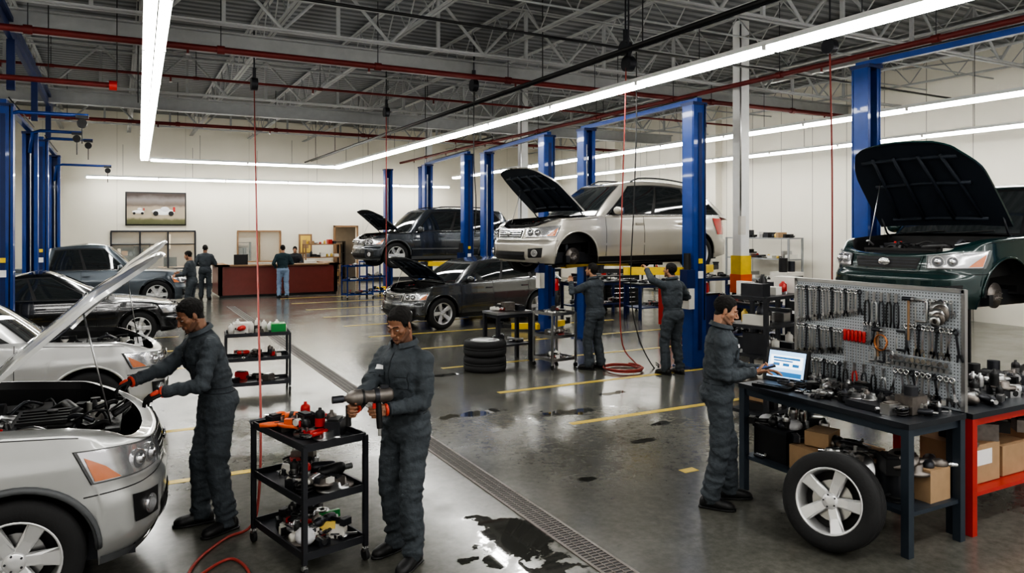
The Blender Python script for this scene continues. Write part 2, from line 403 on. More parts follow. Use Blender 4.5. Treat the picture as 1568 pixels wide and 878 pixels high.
    for sg in (1,-1):
        Sd=lambda p,v,sg=sg: GH('S',p,v,sg)
        if kind=='suv': wins=[(.045,.07,.355,.36),(.385,.385,.665,.68),(.70,.715,.93,.90)]
        elif kind=='sedan': wins=[(.05,.1,.43,.42),(.46,.45,.80,.86)]
        else: wins=[(.05,.08,.5,.5),(.54,.54,.93,.93)]
        pb=wins[0][0]-.02; pe=wins[-1][2]+.015
        patch(Sd,[(pb,.05),(pe,.05),(wins[-1][3]+.015,.90),(wins[0][1]-.015,.90)],black,.004,24,5)
        for a_,b_,c_,d_ in wins: patch(Sd,[(a_,.09),(c_,.09),(d_,.85),(b_,.85)],glassd,.009,10,6)
        B.tube([Sd(pb+(pe-pb)*i/14,.045)+V((0,sg*.006,0)) for i in range(15)],.007,chrome)
        if rails:
            rl=[]
            for i in range(9):
                xx=(xt0-.2)+((xt1+.25)-(xt0-.2))*i/8; zz=zr-arc*((xx-xm)/xh)**2; rl.append(V((xx,sg*(wt-.05),zz+(.075 if 0<i<8 else .02))))
            B.tube(rl,.014,darkmetal)
    cow=xb0+.16
    def ring(a): 
        x=outl(abs(a))[0]; return S(a,ztop(x),.10)
    ac=ax(cow+.0)
    def lid(a0,a1,T,top,bot,nu=26,nv=16,th=.028,crown=.04):
        G=[]
        for i in range(nu+1):
            u=(i/nu); a=a0+(a1-a0)*u; p=ring(max(a,.0001)); row=[]
            for j in range(nv+1):
                q=-1+2*j/nv; y=p.y*q; zz=ztop(p.x)+.026+crown*(p.y/w)*(1-q*q)**.8
                if .35*w<abs(y)<.5*w and hood is not None: zz+=.008*math.sin((abs(y)/w-.35)/.15*pi)
                row.append(V((p.x,y,zz)))
            G.append(row)
        old=B.T; B.T=old@T
        idx=lambda i,j:i*(nv+1)+j
        fs=[(idx(i,j),idx(i+1,j),idx(i+1,j+1),idx(i,j+1)) for i in range(nu) for j in range(nv)]
        top_=[p for r in G for p in r]; bot_=[p-V((0,0,th)) for p in top_]
        B.add(top_,fs,top,True); B.add(bot_,fs,bot,True)
        nn=len(top_); ed=[idx(i,0) for i in range(nu+1)]+[idx(nu,j) for j in range(nv+1)]+[idx(i,nv) for i in range(nu,-1,-1)]
        B.add(top_+bot_,[(a,b,b+nn,a+nn) for a,b in zip(ed,ed[1:])],top,True)
        if bot is not top:
            x0=G[-1][0].x; x1=G[0][0].x-.12; zz=ztop(x0)
            for yy in (-.55,-.2,.2,.55):
                B.tube([(x0+.08,yy*w,ztop(x0)+.008),( (x0+x1)/2,yy*w*.9,ztop((x0+x1)/2)+.012),(x1-.08,yy*w*.8,ztop(x1-.08)+.008)],.022,bot,6)
            for xx in (x0+.1,(x0+x1)/2+.05,x1-.12):
                ym=w*.62; B.tube([(xx,-ym,ztop(xx)+.005),(xx,0,ztop(xx)+.028),(xx,ym,ztop(xx)+.005)],.022,bot,6)
        B.T=old
    if hood is None: lid(0,ac,Matrix.Identity(4),paint,paint)
    else:
        hx=cow; hz=ztop(cow)+.02
        T=Matrix.Translation((hx+hl_[0],0,hz+hl_[1]))@Matrix.Rotation(-hood,4,'Y')@Matrix.Diagonal((hs,1,1,1))@Matrix.Translation((-hx,0,-hz))
        lid(0,ac,T,paint,hoodmat or paint)
        B.tube([(h-.35,-w*.45,ztop(h-.35)),T@V((h-.65,-w*.5,ztop(h-.6)))],.006,steel)
        for sg in (1,-1): B.tube([(cow-.0,sg*(w-.2),hz-.03),(cow+.1,sg*(w-.2),hz+.03),T@V((cow+.12,sg*(w-.2),hz-.01))],.012,darkmetal)
        engine(B,cow,h,w,ztop(h-.6),rnd,nbay)
    B.grid(lambda u,v:V((xb0-.02+(cow-xb0+.03)*u+ .0,(-1+2*v)*(w-.13),ztop(cow)+.022+.02*(1-(2*v-1)**2))),3,10,black)
    B.box2((cow-.03,-w+.15,.4),(cow+.01,w-.15,ztop(cow)+.01),black)
    if kind=='sedan':
        ar=ax(xb1+.02)
        def f(u,v):
            p=ring(ar+(A-ar)*u); q=-1+2*v; return V((p.x,p.y*q,ztop(p.x)+.026+.03*(1-q*q)))
        B.grid(f,14,12,paint)
    if kind=='pickup':
        xx=xb1-.02; B.box2((xx-.04,-w+.1,.55),(xx,w-.1,ztop(xx)),paint)
    return B.obj(name,loc,rz)

def engine(B,cow,h,w,z,rnd,n):
    x0,x1=cow+.06,h-.34; xc=(x0+x1)/2; zb=z-.3
    B.box2((x0,-w*.62,zb-.1),(x1,w*.62,zb-.02),darkmetal)
    B.box((xc,0,zb+.07),(.42,.62,.22),darkmetal); B.box((xc+.02,-.02,zb+.2),(.36,.5,.07),black,(0,.05,0))
    for i in range(5): B.box((xc+.02,-.2+.09*i,zb+.245),(.3,.03,.02),black)
    for i in range(4): B.tube([(xc-.12,-.18+.12*i,zb+.2),(xc-.25,-.18+.12*i,zb+.22),(xc-.3,-.18+.12*i,zb+.08)],.025,steel)
    B.cyl((xc+.06,.05,zb+.23),(xc+.06,.05,zb+.27),.035,black)
    B.box((x0+.22,-w*.5,zb+.14),(.26,.2,.2),black); B.box((x0+.22,-w*.5,zb+.25),(.27,.21,.025),darkmetal); 
    for yy in (-.06,.06): B.cyl((x0+.22+yy,-w*.5,zb+.26),(x0+.22+yy,-w*.5,zb+.285),.014,redtool)
    B.box((x0+.3,w*.5,zb+.12),(.34,.26,.2),black,(0,0,.1)); B.tube([(x0+.45,w*.42,zb+.16),(xc+.12,w*.35,zb+.24),(xc+.2,w*.15,zb+.22),(xc+.1,.05,zb+.2)],.045,black,10)
    B.cyl((x1-.15,w*.5,zb),(x1-.15,w*.5,zb+.22),.06,offw); B.cyl((x1-.15,w*.5,zb+.22),(x1-.15,w*.5,zb+.25),.035,black)
    B.cyl((x0+.08,w*.25,zb+.1),(x0+.08,w*.25,zb+.27),.05,offw); B.cyl((x0+.08,w*.25,zb+.27),(x0+.08,w*.25,zb+.3),.04,black)
    B.cyl((x0+.03,w*.3,zb+.2),(x0+.2,w*.3,zb+.2),.1,black,seg=20)
    B.box((x1-.02,0,zb+.06),(.05,w*.95,.26),darkmetal); B.box((x1+.0,0,zb+.2),(.09,w*.95,.03),black)
    B.cyl((xc+.24,-.2,zb+.05),(xc+.30,-.2,zb+.05),.08,steel,seg=20); B.cyl((xc+.22,.12,zb+.1),(xc+.30,.12,zb+.1),.07,steel,seg=20)
    for i in range(16*n):
        a=V((rnd.uniform(x0,x1),rnd.uniform(-w*.62,w*.62),zb+rnd.uniform(.08,.25))); b=a+V((rnd.uniform(-.25,.25),rnd.uniform(-.3,.3),rnd.uniform(-.08,.05))); m=(a+b)/2+V((0,0,rnd.uniform(.02,.07)))
        b.x=min(max(b.x,x0),x1); b.y=min(max(b.y,-w*.65),w*.65); B.tube(catmull([a,m,b],5),rnd.choice([.008,.012,.018]),rnd.choice([black,black,darkmetal,steel,blackhose]),6)
    for i in range(14*n):
        p=(rnd.uniform(x0+.05,x1-.1),rnd.uniform(-w*.6,w*.6),zb+rnd.uniform(.05,.18)); k=rnd.random()
        if k<.5: B.box(p,(rnd.uniform(.04,.12),rnd.uniform(.04,.12),rnd.uniform(.04,.1)),rnd.choice([black,darkmetal,steel,castiron]),(0,0,rnd.uniform(0,3)))
        else: B.cyl(p,(p[0],p[1],p[2]+.07),rnd.uniform(.015,.04),rnd.choice([black,steel,castiron,darkmetal]))

# ------------------------------------------------------------------ people
def remesh(mb,vox,sm=2):
    me=mb.mesh('tmp'); ob=bpy.data.objects.new('tmp',me); COL.objects.link(ob)
    m=ob.modifiers.new('r','REMESH'); m.mode='VOXEL'; m.voxel_size=vox
    if sm: s_=ob.modifiers.new('s','SMOOTH'); s_.iterations=sm; s_.factor=.5
    dg=bpy.context.evaluated_depsgraph_get(); dg.update(); e=ob.evaluated_get(dg); m2=bpy.data.meshes.new_from_object(e)
    vs=[v.co.copy() for v in m2.vertices]; fs=[tuple(p.vertices) for p in m2.polygons]
    bpy.data.objects.remove(ob); bpy.data.meshes.remove(m2); return vs,fs
def ik(a,c,l1,l2,hint):
    d=c-a; n=d.normalized(); L=min(d.length,l1+l2-.006); L=max(L,abs(l1-l2)+.02); c=a+n*L; x=(l1*l1-l2*l2+L*L)/(2*L); q=math.sqrt(max(l1*l1-x*x,0))
    hv=(hint-n*hint.dot(n)).normalized(); return a+n*x+hv*q,c
def hand_pieces(B,wr,d,pn,side,curl,mat,spread=0):
    d=d.normalized(); pn=(pn-d*pn.dot(d)).normalized(); u=d.cross(pn)*side
    offs=[.031,.0105,-.0105,-.030]; ln=[.072,.082,.076,.06]; kn=[.092,.096,.092,.084]
    for o,l,k in zip(offs,ln,kn):
        K=wr+d*k+u*o; B.caps(wr+u*o*.55+d*.005,K,.0165,.0115,mat,10)
        p=K; dr=(d+u*o*spread*4).normalized(); ax_=dr.cross(pn).normalized()
        for j,(fr,r0,r1) in enumerate(((.45,.0100,.0090),(.31,.0090,.0083),(.24,.0083,.0070))):
            dr=Matrix.Rotation(curl*(.75,1.0,.7)[j],3,ax_)@dr
            q=p+dr*l*fr; B.caps(p,q,r0,r1,mat,10); p=q
    p=wr+d*.028+u*.022; B.caps(wr+d*.01,p,.018,.016,mat,10)
    t=(d*.62+u*.62+pn*.45).normalized(); q=p+t*.042; B.caps(p,q,.0145,.0115,mat,10); t=(d*.8+u*.05+pn*(.3+.35*curl)).normalized(); B.caps(q,q+t*.032,.0112,.009,mat,10)
def person(name,loc,fwd,h=1.78,lean=0.,wl=(-.22,.05,.86),wr=(.22,.05,.86),hl=None,hr=None,head=(0,.1),feet=((-.12,.03,.15),(.12,-.04,-.15)),suit=suitm,pants=None,skin=skin1,glove=None,vox=.012,badge=True,seed=0,eh=(V((-.6,-.7,-.5)),V((.6,-.7,-.5))),extra=None,hip=0.):
    rnd=random.Random(seed); B=MB(); BP=MB()
    pv=V((0,0,.98))
    def up(p):
        p=V(p); 
        if p.z<=.98: return p+V((0,-hip*max(0,p.z-.3)/.68,0))
        k=min(1,(p.z-.98)/.3); return Matrix.Rotation(-lean*(.35+.65*k),3,'X')@(p-pv)+pv+V((0,-hip,0))
    def upd(v): return Matrix.Rotation(-lean,3,'X')@V(v)
    X=V((1,0,0))
    secs=[]
    for z,rx,ry,yo in [(.82,.11,.10,0),(.87,.166,.122,-.012),(.94,.188,.144,-.017),(1.01,.178,.132,-.008),(1.045,.156,.116,.0),(1.075,.160,.120,.0),(1.12,.182,.136,.004),(1.24,.192,.138,.006),(1.33,.202,.142,.008),(1.40,.194,.130,.002),(1.45,.155,.105,-.01),(1.485,.100,.086,-.015),(1.505,.078,.072,-.012)]:
        c=up((0,yo,z)); secs.append((c,X*rx,(upd((0,1,0)) if z>1.1 else V((0,1,0)))*ry))
    BP.loft(secs,suit)
    sh=[up((s*.183,-.012,1.405)) for s in (-1,1)]
    tgt=[V(wl),V(wr)]; wrists=[];elb=[]; segs=[]
    for i,s in enumerate((-1,1)):
        BP.caps(up((s*.05,-.012,1.435)),sh[i],.060,.066,suit)
        e,w_=ik(sh[i],tgt[i],.285,.255,eh[i]); elb.append(e); wrists.append(w_)
        BP.caps(sh[i],e,.070,.058,suit); f=(w_-e); BP.caps(e,e+f*.55,.059,.052,suit); BP.caps(e+f*.5,e+f*.9,.052,.042,suit)
        BP.caps(e+f*.86,e+f*.93,.046,.045,suit); segs+=[(sh[i],e),(e,w_)]
    hips=[up((s*.095,-.005,.905)) for s in (-1,1)]; ank=[]
    for i,s in enumerate((-1,1)):
        fx,fy,fa=feet[i]; a=V((fx,fy,.095)); k,a=ik(hips[i],a,.415,.405,V((s*.12,1,0))); ank.append(a)
        BP.caps(hips[i]+V((0,0,.02)),k,.106,.080,suit); BP.caps(k,k.lerp(a,.45),.080,.078,suit); BP.caps(k.lerp(a,.4),k.lerp(a,.95),.078,.070,suit)
        BP.caps(a+V((0,0,.03)),a+V((0,.012,-.010)),.074,.072,suit); segs+=[(hips[i]-V((0,0,.12)),k),(k,a)]
    vs,fs=remesh(BP,vox,2)
    jn=elb+[V(h_) for h_ in hips]+[up((0,0,1.06))]
    kn=[hips[i].lerp(ank[i],.5) for i in (0,1)]
    sd=[(a,(b-a).length,(b-a).normalized()) for a,b in segs]
    out=[]
    for v in vs:
        wgt=.55
        for j_ in jn+kn: wgt+=.75*math.exp(-((v-j_).length/.13)**2)
        for a in ank: wgt+=1.1*math.exp(-((v.z-.17)/.10)**2)*(1 if abs(v.x-a.x)<.15 else 0)
        best=.11; dv=V((0,.2,1)); 
        for a,l,d in sd:
            t=max(0,min(l,(v-a).dot(d))); q_=(v-a-d*t).length
            if q_<best: best=q_; dv=d
        q=v*5+dv*(v.dot(dv)*10)+V((v.z*3,v.x*4,v.x*3))+V((seed*7.1,0,0)); n1=1-abs(noise.noise(q))*3.6; q2=q*1.9+V((9,3,seed)); n4=1-abs(noise.noise(q2))*3.2; n3=noise.noise(v*5+V((3,seed,1)))
        out.append((wgt,max(n1,-.8)*.0100+max(n4,-.8)*.0040+n3*.008-.002))
    me=bpy.data.meshes.new('t'); me.from_pydata([tuple(v) for v in vs],[],fs); me.update()
    nr=[v.normal.copy() for v in me.vertices]; bpy.data.meshes.remove(me)
    vs=[v+n_*(w_*d_*(.9 if v.z<1.43 else .35)) for v,n_,(w_,d_) in zip(vs,nr,out)]
    vs=[V((v.x,v.y,max(v.z,.045))) for v in vs]
    if pants:
        fa=[f for f in fs if vs[f[0]].z>1.0 or abs(vs[f[0]].x)>.21]; fa_=set(fa); fb=[f for f in fs if f not in fa_]
        B.add(vs,fa,suit,True); B.add(vs,fb,pants,True)
    else: B.add(vs,fs,suit,True)
    bv=BVHTree.FromPolygons([tuple(v) for v in vs],fs)
    def proj(x,z,dy=1,off=.006):
        o=up((x,0,z)); d=upd((0,1,0))*dy; r=bv.ray_cast(o+d*.6,-d)
        if r[0] is None or (r[0]-o).dot(d)>.2: return o+d*.14
        return r[0]+d*off
    def pat(x0,x1,z0,z1,mat,dy=1,off=.005,n=8):
        B.grid(lambda u,v: proj(x0+(x1-x0)*u,z0+(z1-z0)*v,dy,off),n,n,mat)
    if vox<.018:
        B.tube([proj(.0,1.02+.44*i/16,1,.002) for i in range(17)],.004,suitl,6)
        for s in (-1,1):
            pat(s*.045,s*.135,1.22,1.33,suitl,1,.003); pat(s*.049,s*.131,1.226,1.30,suit,1,.006); pat(s*.045,s*.135,1.306,1.338,suit,1,.009)
        if badge: pat(.055,.12,1.348,1.375,whitel,1,.008,4)
        B.tube([proj(-.16+.32*i/12,1.37,-1,.001) for i in range(13)],.003,suitl,6)
        for i in range(2):
            ring_=[]
            for k in range(28):
                a=2*pi*k/28; o=up((0,0,1.035+.04*i)); d=V((math.cos(a),math.sin(a),0)); r=bv.ray_cast(o+d*.01,d)
                ring_.append((r[0] if r[0] is not None and (r[0]-o).length<.24 else o+V((d.x*.165,d.y*.12,0)))+d*.002)
            B.tube(ring_,.0035,suitl,6,True)
    for i in (0,1):
        f=(wrists[i]-elb[i]).normalized(); u,w_=frame(f); c=wrists[i]-f*.012
        B.tube([c+(u*math.cos(a)+w_*math.sin(a))*.038 for a in [2*pi*k/16 for k in range(16)]],.010,suit,8,True)
    if vox<.018:
        nb=up((0,-.01,1.475)); Rc=Matrix.Rotation(-lean,3,'X')
        def col(u,v):
            a=math.radians(112)+u*math.radians(316); rr=.084+.012*v if v<.5 else .090+.05*(v-.5)
            zz=.062*math.sin(min(v*1.6,1)*pi/2)-.085*max(0,v-.6)
            return nb+Rc@V((rr*math.cos(a)*.98,rr*math.sin(a)*.92+.004,zz+ .014*math.sin(a+pi)))
        B.grid(col,28,8,suit)
    for i,s in enumerate((-1,1)):
        a=ank[i]; yaw=feet[i][2]; Rz=Matrix.Rotation(yaw,3,'Z'); F=Rz@V((0,1,0)); Xr=Rz@V((1,0,0)); b=V((a.x,a.y,0)); S_=[]
        for y,zc,rx,rz_ in [(-.085,.045,.02,.03),(-.07,.05,.036,.046),(-.03,.06,.041,.058),(.03,.056,.043,.052),(.09,.046,.049,.042),(.14,.04,.050,.038),(.175,.036,.042,.031),(.198,.03,.018,.018)]:
            S_.append((b+F*y+V((0,0,zc)),Xr*rx,V((0,0,rz_))))
        B.loft(S_,bootm,14); B.caps(b+F*-.02+V((0,0,.06)),a+V((0,0,.05)),.05,.052,bootm)
        S_=[(b+F*y+V((0,0,.012)),Xr*rx,V((0,0,.011))) for y,rx in [(-.095,.02),(-.08,.04),(0,.042),(.08,.05),(.15,.052),(.19,.037),(.208,.015)]]
        B.loft(S_,black,14)
    # head
    HM=Matrix.Translation(up((0,.026,1.645)))@Matrix.Rotation(-lean*.5,4,'X')@Matrix.Rotation(head[0],4,'Z')@Matrix.Rotation(-head[1],4,'X')
    H=MB(); H.T=HM
    H.ell((0,-.018,.034),(.074,.094,.082),skin,seg=20,rings=14); H.ell((0,.026,-.018),(.062,.064,.085),skin,seg=20,rings=14)
    H.ell((0,.03,-.072),(.048,.052,.038),skin); H.ell((0,.074,-.099),(.024,.018,.018),skin)
    for s in (-1,1):
        H.ell((s*.042,.052,-.022),(.022,.026,.02),skin); H.caps((s*.012,.087,.021),(s*.044,.073,.023),.009,.008,skin,10)
        H.ell((s*.077,-.004,-.008),(.010,.019,.031),skin,rot(.15,0,-s*.35)); H.ell((s*.012,.098,-.036),(.009,.009,.007),skin)
        H.caps((s*.052,.0,-.06),(s*.03,.06,-.092),.018,.016,skin,10)
    H.caps((0,.088,.008),(0,.110,-.028),.0070,.0110,skin,10); H.caps((-.02,.082,-.060),(.02,.082,-.060),.009,.009,skin,10); H.caps((-.016,.082,-.070),(.016,.082,-.070),.009,.009,skin,10)
    nk=HM@V((0,-.025,-.06)); H.T=Matrix.Identity(4); H.caps(nk,up((0,-.012,1.46)),.057,.064,skin)
    vh=.0042 if vox<.018 else .007
    hv,hf=remesh(H,vh,2); inv=HM.inverted(); loc_=[inv@v for v in hv]
    tab=[(-.13,-.072),(-.06,-.066),(-.02,-.04),(-.005,-.0),(.02,-.012),(.034,.0),(.042,.05),(.06,.068),(.12,.074)]
    isH=[];isB=[]
    for p in loc_:
        hb=p.z>interp(tab,p.y)+.003*noise.noise(p*90) and p.z>-.075 and not(abs(p.x)>.078 and p.z<.03); isH.append(hb)
        isB.append((not hb) and p.y>.0 and p.z>-.125 and p.z<-.078+.010*noise.noise(p*50)+max(0,(abs(p.x)-.03))*1.3 and p.z<-.02)
    cen=V((0,-.015,.02)); hv2=[]
    for v,p,b_ in zip(hv,loc_,isH):
        if b_:
            d=(p-cen).normalized(); e_=min(1,max(0,(p.z-interp(tab,p.y))/.03)); t=(.001+.006*e_)+.004*noise.noise(p*70)*e_; v=HM@(p+d*t)
        hv2.append(v)
    fh=[f for f in hf if sum(isH[i] for i in f)>=2]; fb=[f for f in hf if sum(isH[i] for i in f)<2 and sum(isB[i] for i in f)>=3]; fk=[f for f in hf if sum(isH[i] for i in f)<2 and sum(isB[i] for i in f)<3]
    B.add(hv2,fh,hairm,True); B.add(hv2,fk,skin,True); B.add(hv2,fb,stub1 if skin is skin1 else stub2,True)
    B.T=HM
    for s in (-1,1):
        B.ell((s*.0300,.0770,.0005),(.0122,.0092,.0048),eyew,seg=12,rings=8); B.ell((s*.0300,.0850,-.0005),(.0045,.0028,.0040),black,seg=10,rings=6)
        B.caps((s*.018,.0852,.0058),(s*.044,.0752,.0053),.0036,.0032,skin,8); B.caps((s*.019,.0835,-.0058),(s*.042,.0745,-.0055),.0030,.0028,skin,8)
        B.tube([(s*.013,.0940,.026),(s*.028,.0910,.031),(s*.047,.0770,.026)],.0030,hairm,6)
        B.ell((s*.005,.1105,-.0395),(.003,.004,.002),black,seg=8,rings=5)
    B.tube([(-.023,.083,-.0635),(-.010,.0905,-.0645),(0,.092,-.064),(.010,.0905,-.0645),(.023,.083,-.0635)],.0028,lipm,6)
    B.tube([(-.016,.086,-.069),(0,.0905,-.071),(.016,.086,-.069)],.0048,lipm,6)
    B.T=Matrix.Identity(4)
    for i,s,hd in ((0,-1,hl),(1,1,hr)):
        hd=hd or {}; f=(wrists[i]-elb[i]).normalized(); d=V(hd.get('d',f)); pn=V(hd.get('n',(-s,0,0))); HB=MB()
        gm=glove or skin
        hand_pieces(HB,wrists[i],d,pn,s,hd.get('c',.45),gm); HB.caps(wrists[i]-f*.05,wrists[i]+d.normalized()*.02,.027,.024,gm,10)
        a,b=remesh(HB,.0033 if vox<.018 else .006,1); B.add(a,b,gm,True)
        if glove or hd.get('cuff'):
            u,w_=frame(f); c=wrists[i]+f*.012
            B.tube([c+(u*math.cos(a)+w_*math.sin(a))*.032 for a in [2*pi*k/14 for k in range(14)]],.011,glover,8,True)
        if glove: B.caps(wrists[i]+d.normalized()*.05-V(pn)*.016+V((0,0,.0)),wrists[i]+d.normalized()*.08-V(pn)*.014,.02,.016,glover,10)
    if extra: extra(B,wrists,elb,up)
    rz=math.atan2(-fwd[0],fwd[1])
    return B.obj(name,loc,rz,scale=h/1.78,fix=False)

# ------------------------------------------------------------------ props
def impact(B,T,main=darkmetal,acc=redtool,s=1):
    old=B.T; B.T=old@T@Matrix.Scale(s,4)
    B.lathe([(.001,-.09),(.028,-.088),(.036,-.07),(.038,.0),(.034,.03),(.030,.05),(.038,.055),(.040,.09),(.030,.12),(.018,.135),(.001,.136)],TR((0,0,.035),rot(-pi/2,0,0)),main,20)
    B.cyl((0,.13,.035),(0,.155,.035),.010,steel); B.cyl((0,.155,.035),(0,.20,.035),.017,chrome,seg=14)
    B.cyl((0,-.02,.035),(0,.01,.035),.0395,acc,seg=20)
    B.loft([((0,-.03,.01),V((.019,0,0)),V((0,.028,0))),((0,-.04,-.05),V((.018,0,0)),V((0,.023,0))),((0,-.05,-.11),V((.018,0,0)),V((0,.023,0)))],black,12)
    B.box((0,.005,-.01),(.012,.018,.03),acc); B.box((0,-.05,-.135),(.055,.085,.045),main); B.box((0,-.05,-.112),(.057,.087,.008),acc)
    B.T=old
def wrench(B,u,v,L,mat=chrome,ang=0,s=1):
    old=B.T; B.T=old@TR((u,v,.018),rot(0,0,ang)); w=.011*s
    B.box((0,-L/2,0),(w,L*.84,.006),mat)
    B.tube([(math.cos(a)*.011*s,math.sin(a)*.011*s,0) for a in [2*pi*k/12 for k in range(12)]],.0052*s,mat,6,True)
    for sg in (-1,1): B.box((sg*.010*s,-L+.0,0),(.008*s,.024*s,.007),mat,(0,0,sg*.3))
    B.box((0,-L+.016*s,0),(.025*s,.015*s,.007),mat); B.T=old
def pliers(B,u,v,L,hm=redtool):
    old=B.T; B.T=old@TR((u,v,.02))
    for sg in (-1,1):
        B.tube([(sg*.004,-.05,0),(sg*.02,-.09,0),(sg*.022,-L*.8,0),(sg*.014,-L,0)],.0075,hm,8); B.box((sg*.006,-.018,0),(.012,.06,.010),steel,(0,0,-sg*.12))
    B.cyl((0,-.048,-.006),(0,-.048,.008),.014,steel); B.T=old
def screwdriver(B,u,v,L,hm=redtool):
    B.lathe([(.001,0),(.012,.002),(.016,.02),(.013,.05),(.016,.085),(.010,.1),(.001,.1)],TR((u,v-.1,.02),rot(-pi/2,0,0)),hm,10); B.cyl((u,v-.1,.02),(u,v-L,.02),.0035,steel,seg=8)
def cclamp(B,u,v,s,mat=steel):
    B.tube([(u,v,.02),(u+s*.5,v,.02),(u+s*.55,v-s*.1,.02),(u+s*.55,v-s*.9,.02),(u+s*.5,v-s,.02),(u,v-s,.02)],.010,mat,8); B.cyl((u,v-s*1.25,.02),(u,v-s*.35,.02),.007,steel); B.cyl((u-.03,v-s*1.22,.02),(u+.03,v-s*1.22,.02),.004,steel)
def hammer(B,u,v,L):
    B.cyl((u,v,.02),(u,v-L,.02),.010,wood); B.cyl((u-.05,v,.02),(u+.035,v,.02),.016,darkmetal); B.cyl((u+.03,v,.02),(u+.055,v,.02),.019,steel)
PAL=[black,darkmetal,castiron,steel,redtool,black,darkmetal,offw]
def junk(B,x,y,z,r,s=1,pal=PAL):
    k=r.randrange(9); a=r.uniform(0,6.28); m=r.choice(pal); m2=r.choice(pal); old=B.T; B.T=old@TR((x,y,z),rot(0,0,a))@Matrix.Scale(s,4)
    if k==0: B.box((0,0,.05),(.16,.1,.1),m); B.box((0,0,.105),(.12,.07,.015),m2)
    elif k==1: B.lathe([(.001,0),(.035,0),(.035,.11),(.03,.125),(.012,.135),(.012,.15),(.001,.15)],TR((0,0,0)),m,16); B.cyl((0,0,.02),(0,0,.08),.0356,m2)
    elif k==2: impact(B,TR((0,0,.042),rot(0,pi/2,0)),m,m2,.9)
    elif k==3: B.tube([(math.cos(t)*(.06+.004*t/3),math.sin(t)*.06,.012+.004*t) for t in [i*.5 for i in range(26)]],.009,r.choice([blackhose,blackhose,darkmetal,blackhose,redhose]),6)
    elif k==4: B.lathe([(.03,.0),(.11,.0),(.11,.02),(.06,.02),(.055,.06),(.02,.06),(.02,.0)],TR((0,0,.001)),r.choice([steel,castiron]),28)
    elif k==5: B.box((0,0,.012),(.22,.022,.014),r.choice([chrome,steel])); B.cyl((.1,0,.0),(.1,0,.03),.018,chrome); B.box((-.06,0,.014),(.1,.03,.02),m)
    elif k==6: B.caps((-.07,0,.04),(.06,.01,.045),.035,.04,m,12); B.cyl((.08,0,.045),(.14,0,.045),.02,steel); B.box((0,.03,.03),(.05,.06,.05),m2)
    elif k==7:
        B.box((0,0,.03),(.12,.09,.06),m); B.cyl((0,-.05,.04),(0,.07,.04),.028,m2); B.cyl((.05,0,.05),(.05,0,.09),.012,steel)
    else:
        for q in range(4): B.cyl((-.06+.035*q,-.04,.014),(-.05+.035*q,.06,.014),.013,chrome if q%2 else darkmetal,seg=10)
        B.box((.03,.0,.034),(.2,.018,.014),steel,(0,0,.5))
    B.T=old
def clutter(B,x0,x1,y0,y1,z,n,seed,s=1,pal=PAL,dz=0):
    r=random.Random(seed)
    for i in range(n): junk(B,r.uniform(x0,x1),r.uniform(y0,y1),z+(r.uniform(0,dz) if dz else 0),r,s*r.uniform(.75,1.15),pal)
def tool_cart(name,loc,rz,Lx,Ly,H,mat,seed,n=(16,10,9),extra=None):
    B=MB(); hx,hy=Lx/2,Ly/2; zs=[.13,.13+(H-.16)*.5,H-.03]
    for i,z in enumerate(zs):
        B.box((0,0,z),(Lx,Ly,.012),mat)
        for sg in (-1,1): B.box((sg*hx,0,z+.02),(.012,Ly,.05),mat); B.box((0,sg*hy,z+.02),(Lx,.012,.05),mat)
        clutter(B,-hx+.1,hx-.1,-hy+.12,hy-.12,z+.007,n[2-i],seed+i,.95)
        clutter(B,-hx+.12,hx-.12,-hy+.15,hy-.15,z+.06,n[2-i]//2,seed+i+50,.9)
    for sx in (-1,1):
        for sy in (-1,1):
            B.box((sx*hx,sy*hy,(H+.1)/2+.0),(.032,.032,H-.1),mat)
            B.cyl((sx*hx-.0,sy*hy,.1),(sx*hx,sy*hy,.06),.012,steel); B.cyl((sx*hx-.013,sy*hy,.04),(sx*hx+.013,sy*hy,.04),.04,rubber,seg=20); B.box((sx*hx,sy*hy,.075),(.036,.03,.02),steel)
    B.tube([(-hx,hy,H-.05),(-hx,hy+.07,H),(hx,hy+.07,H),(hx,hy,H-.05)],.011,mat)
    if extra: extra(B,hx,hy,H)
    return B.obj(name,loc,rz)
def bench(name,loc,rz,Lx,Ly,H,top,leg,seed,n1=10,n2=8,shelf=.3,back=0,pal=PAL,extra=None):
    B=MB(); B.box((0,0,H-.02),(Lx,Ly,.04),top); B.box((0,0,H-.07),(Lx-.05,Ly-.05,.06),leg)
    for sx in (-1,1):
        for sy in (-1,1): B.box((sx*(Lx/2-.035),sy*(Ly/2-.035),(H-.04)/2),(.06,.06,H-.04),leg)
    B.box((0,0,shelf),(Lx-.04,Ly-.06,.03),leg)
    if n1: clutter(B,-Lx/2+.12,Lx/2-.12,-Ly/2+.12,Ly/2-.12,H+.001,n1,seed,1,pal)
    if n2: clutter(B,-Lx/2+.15,Lx/2-.15,-Ly/2+.14,Ly/2-.14,shelf+.016,n2,seed+5,1.5,pal)
    if extra: extra(B,Lx,Ly,H)
    return B.obj(name,loc,rz)

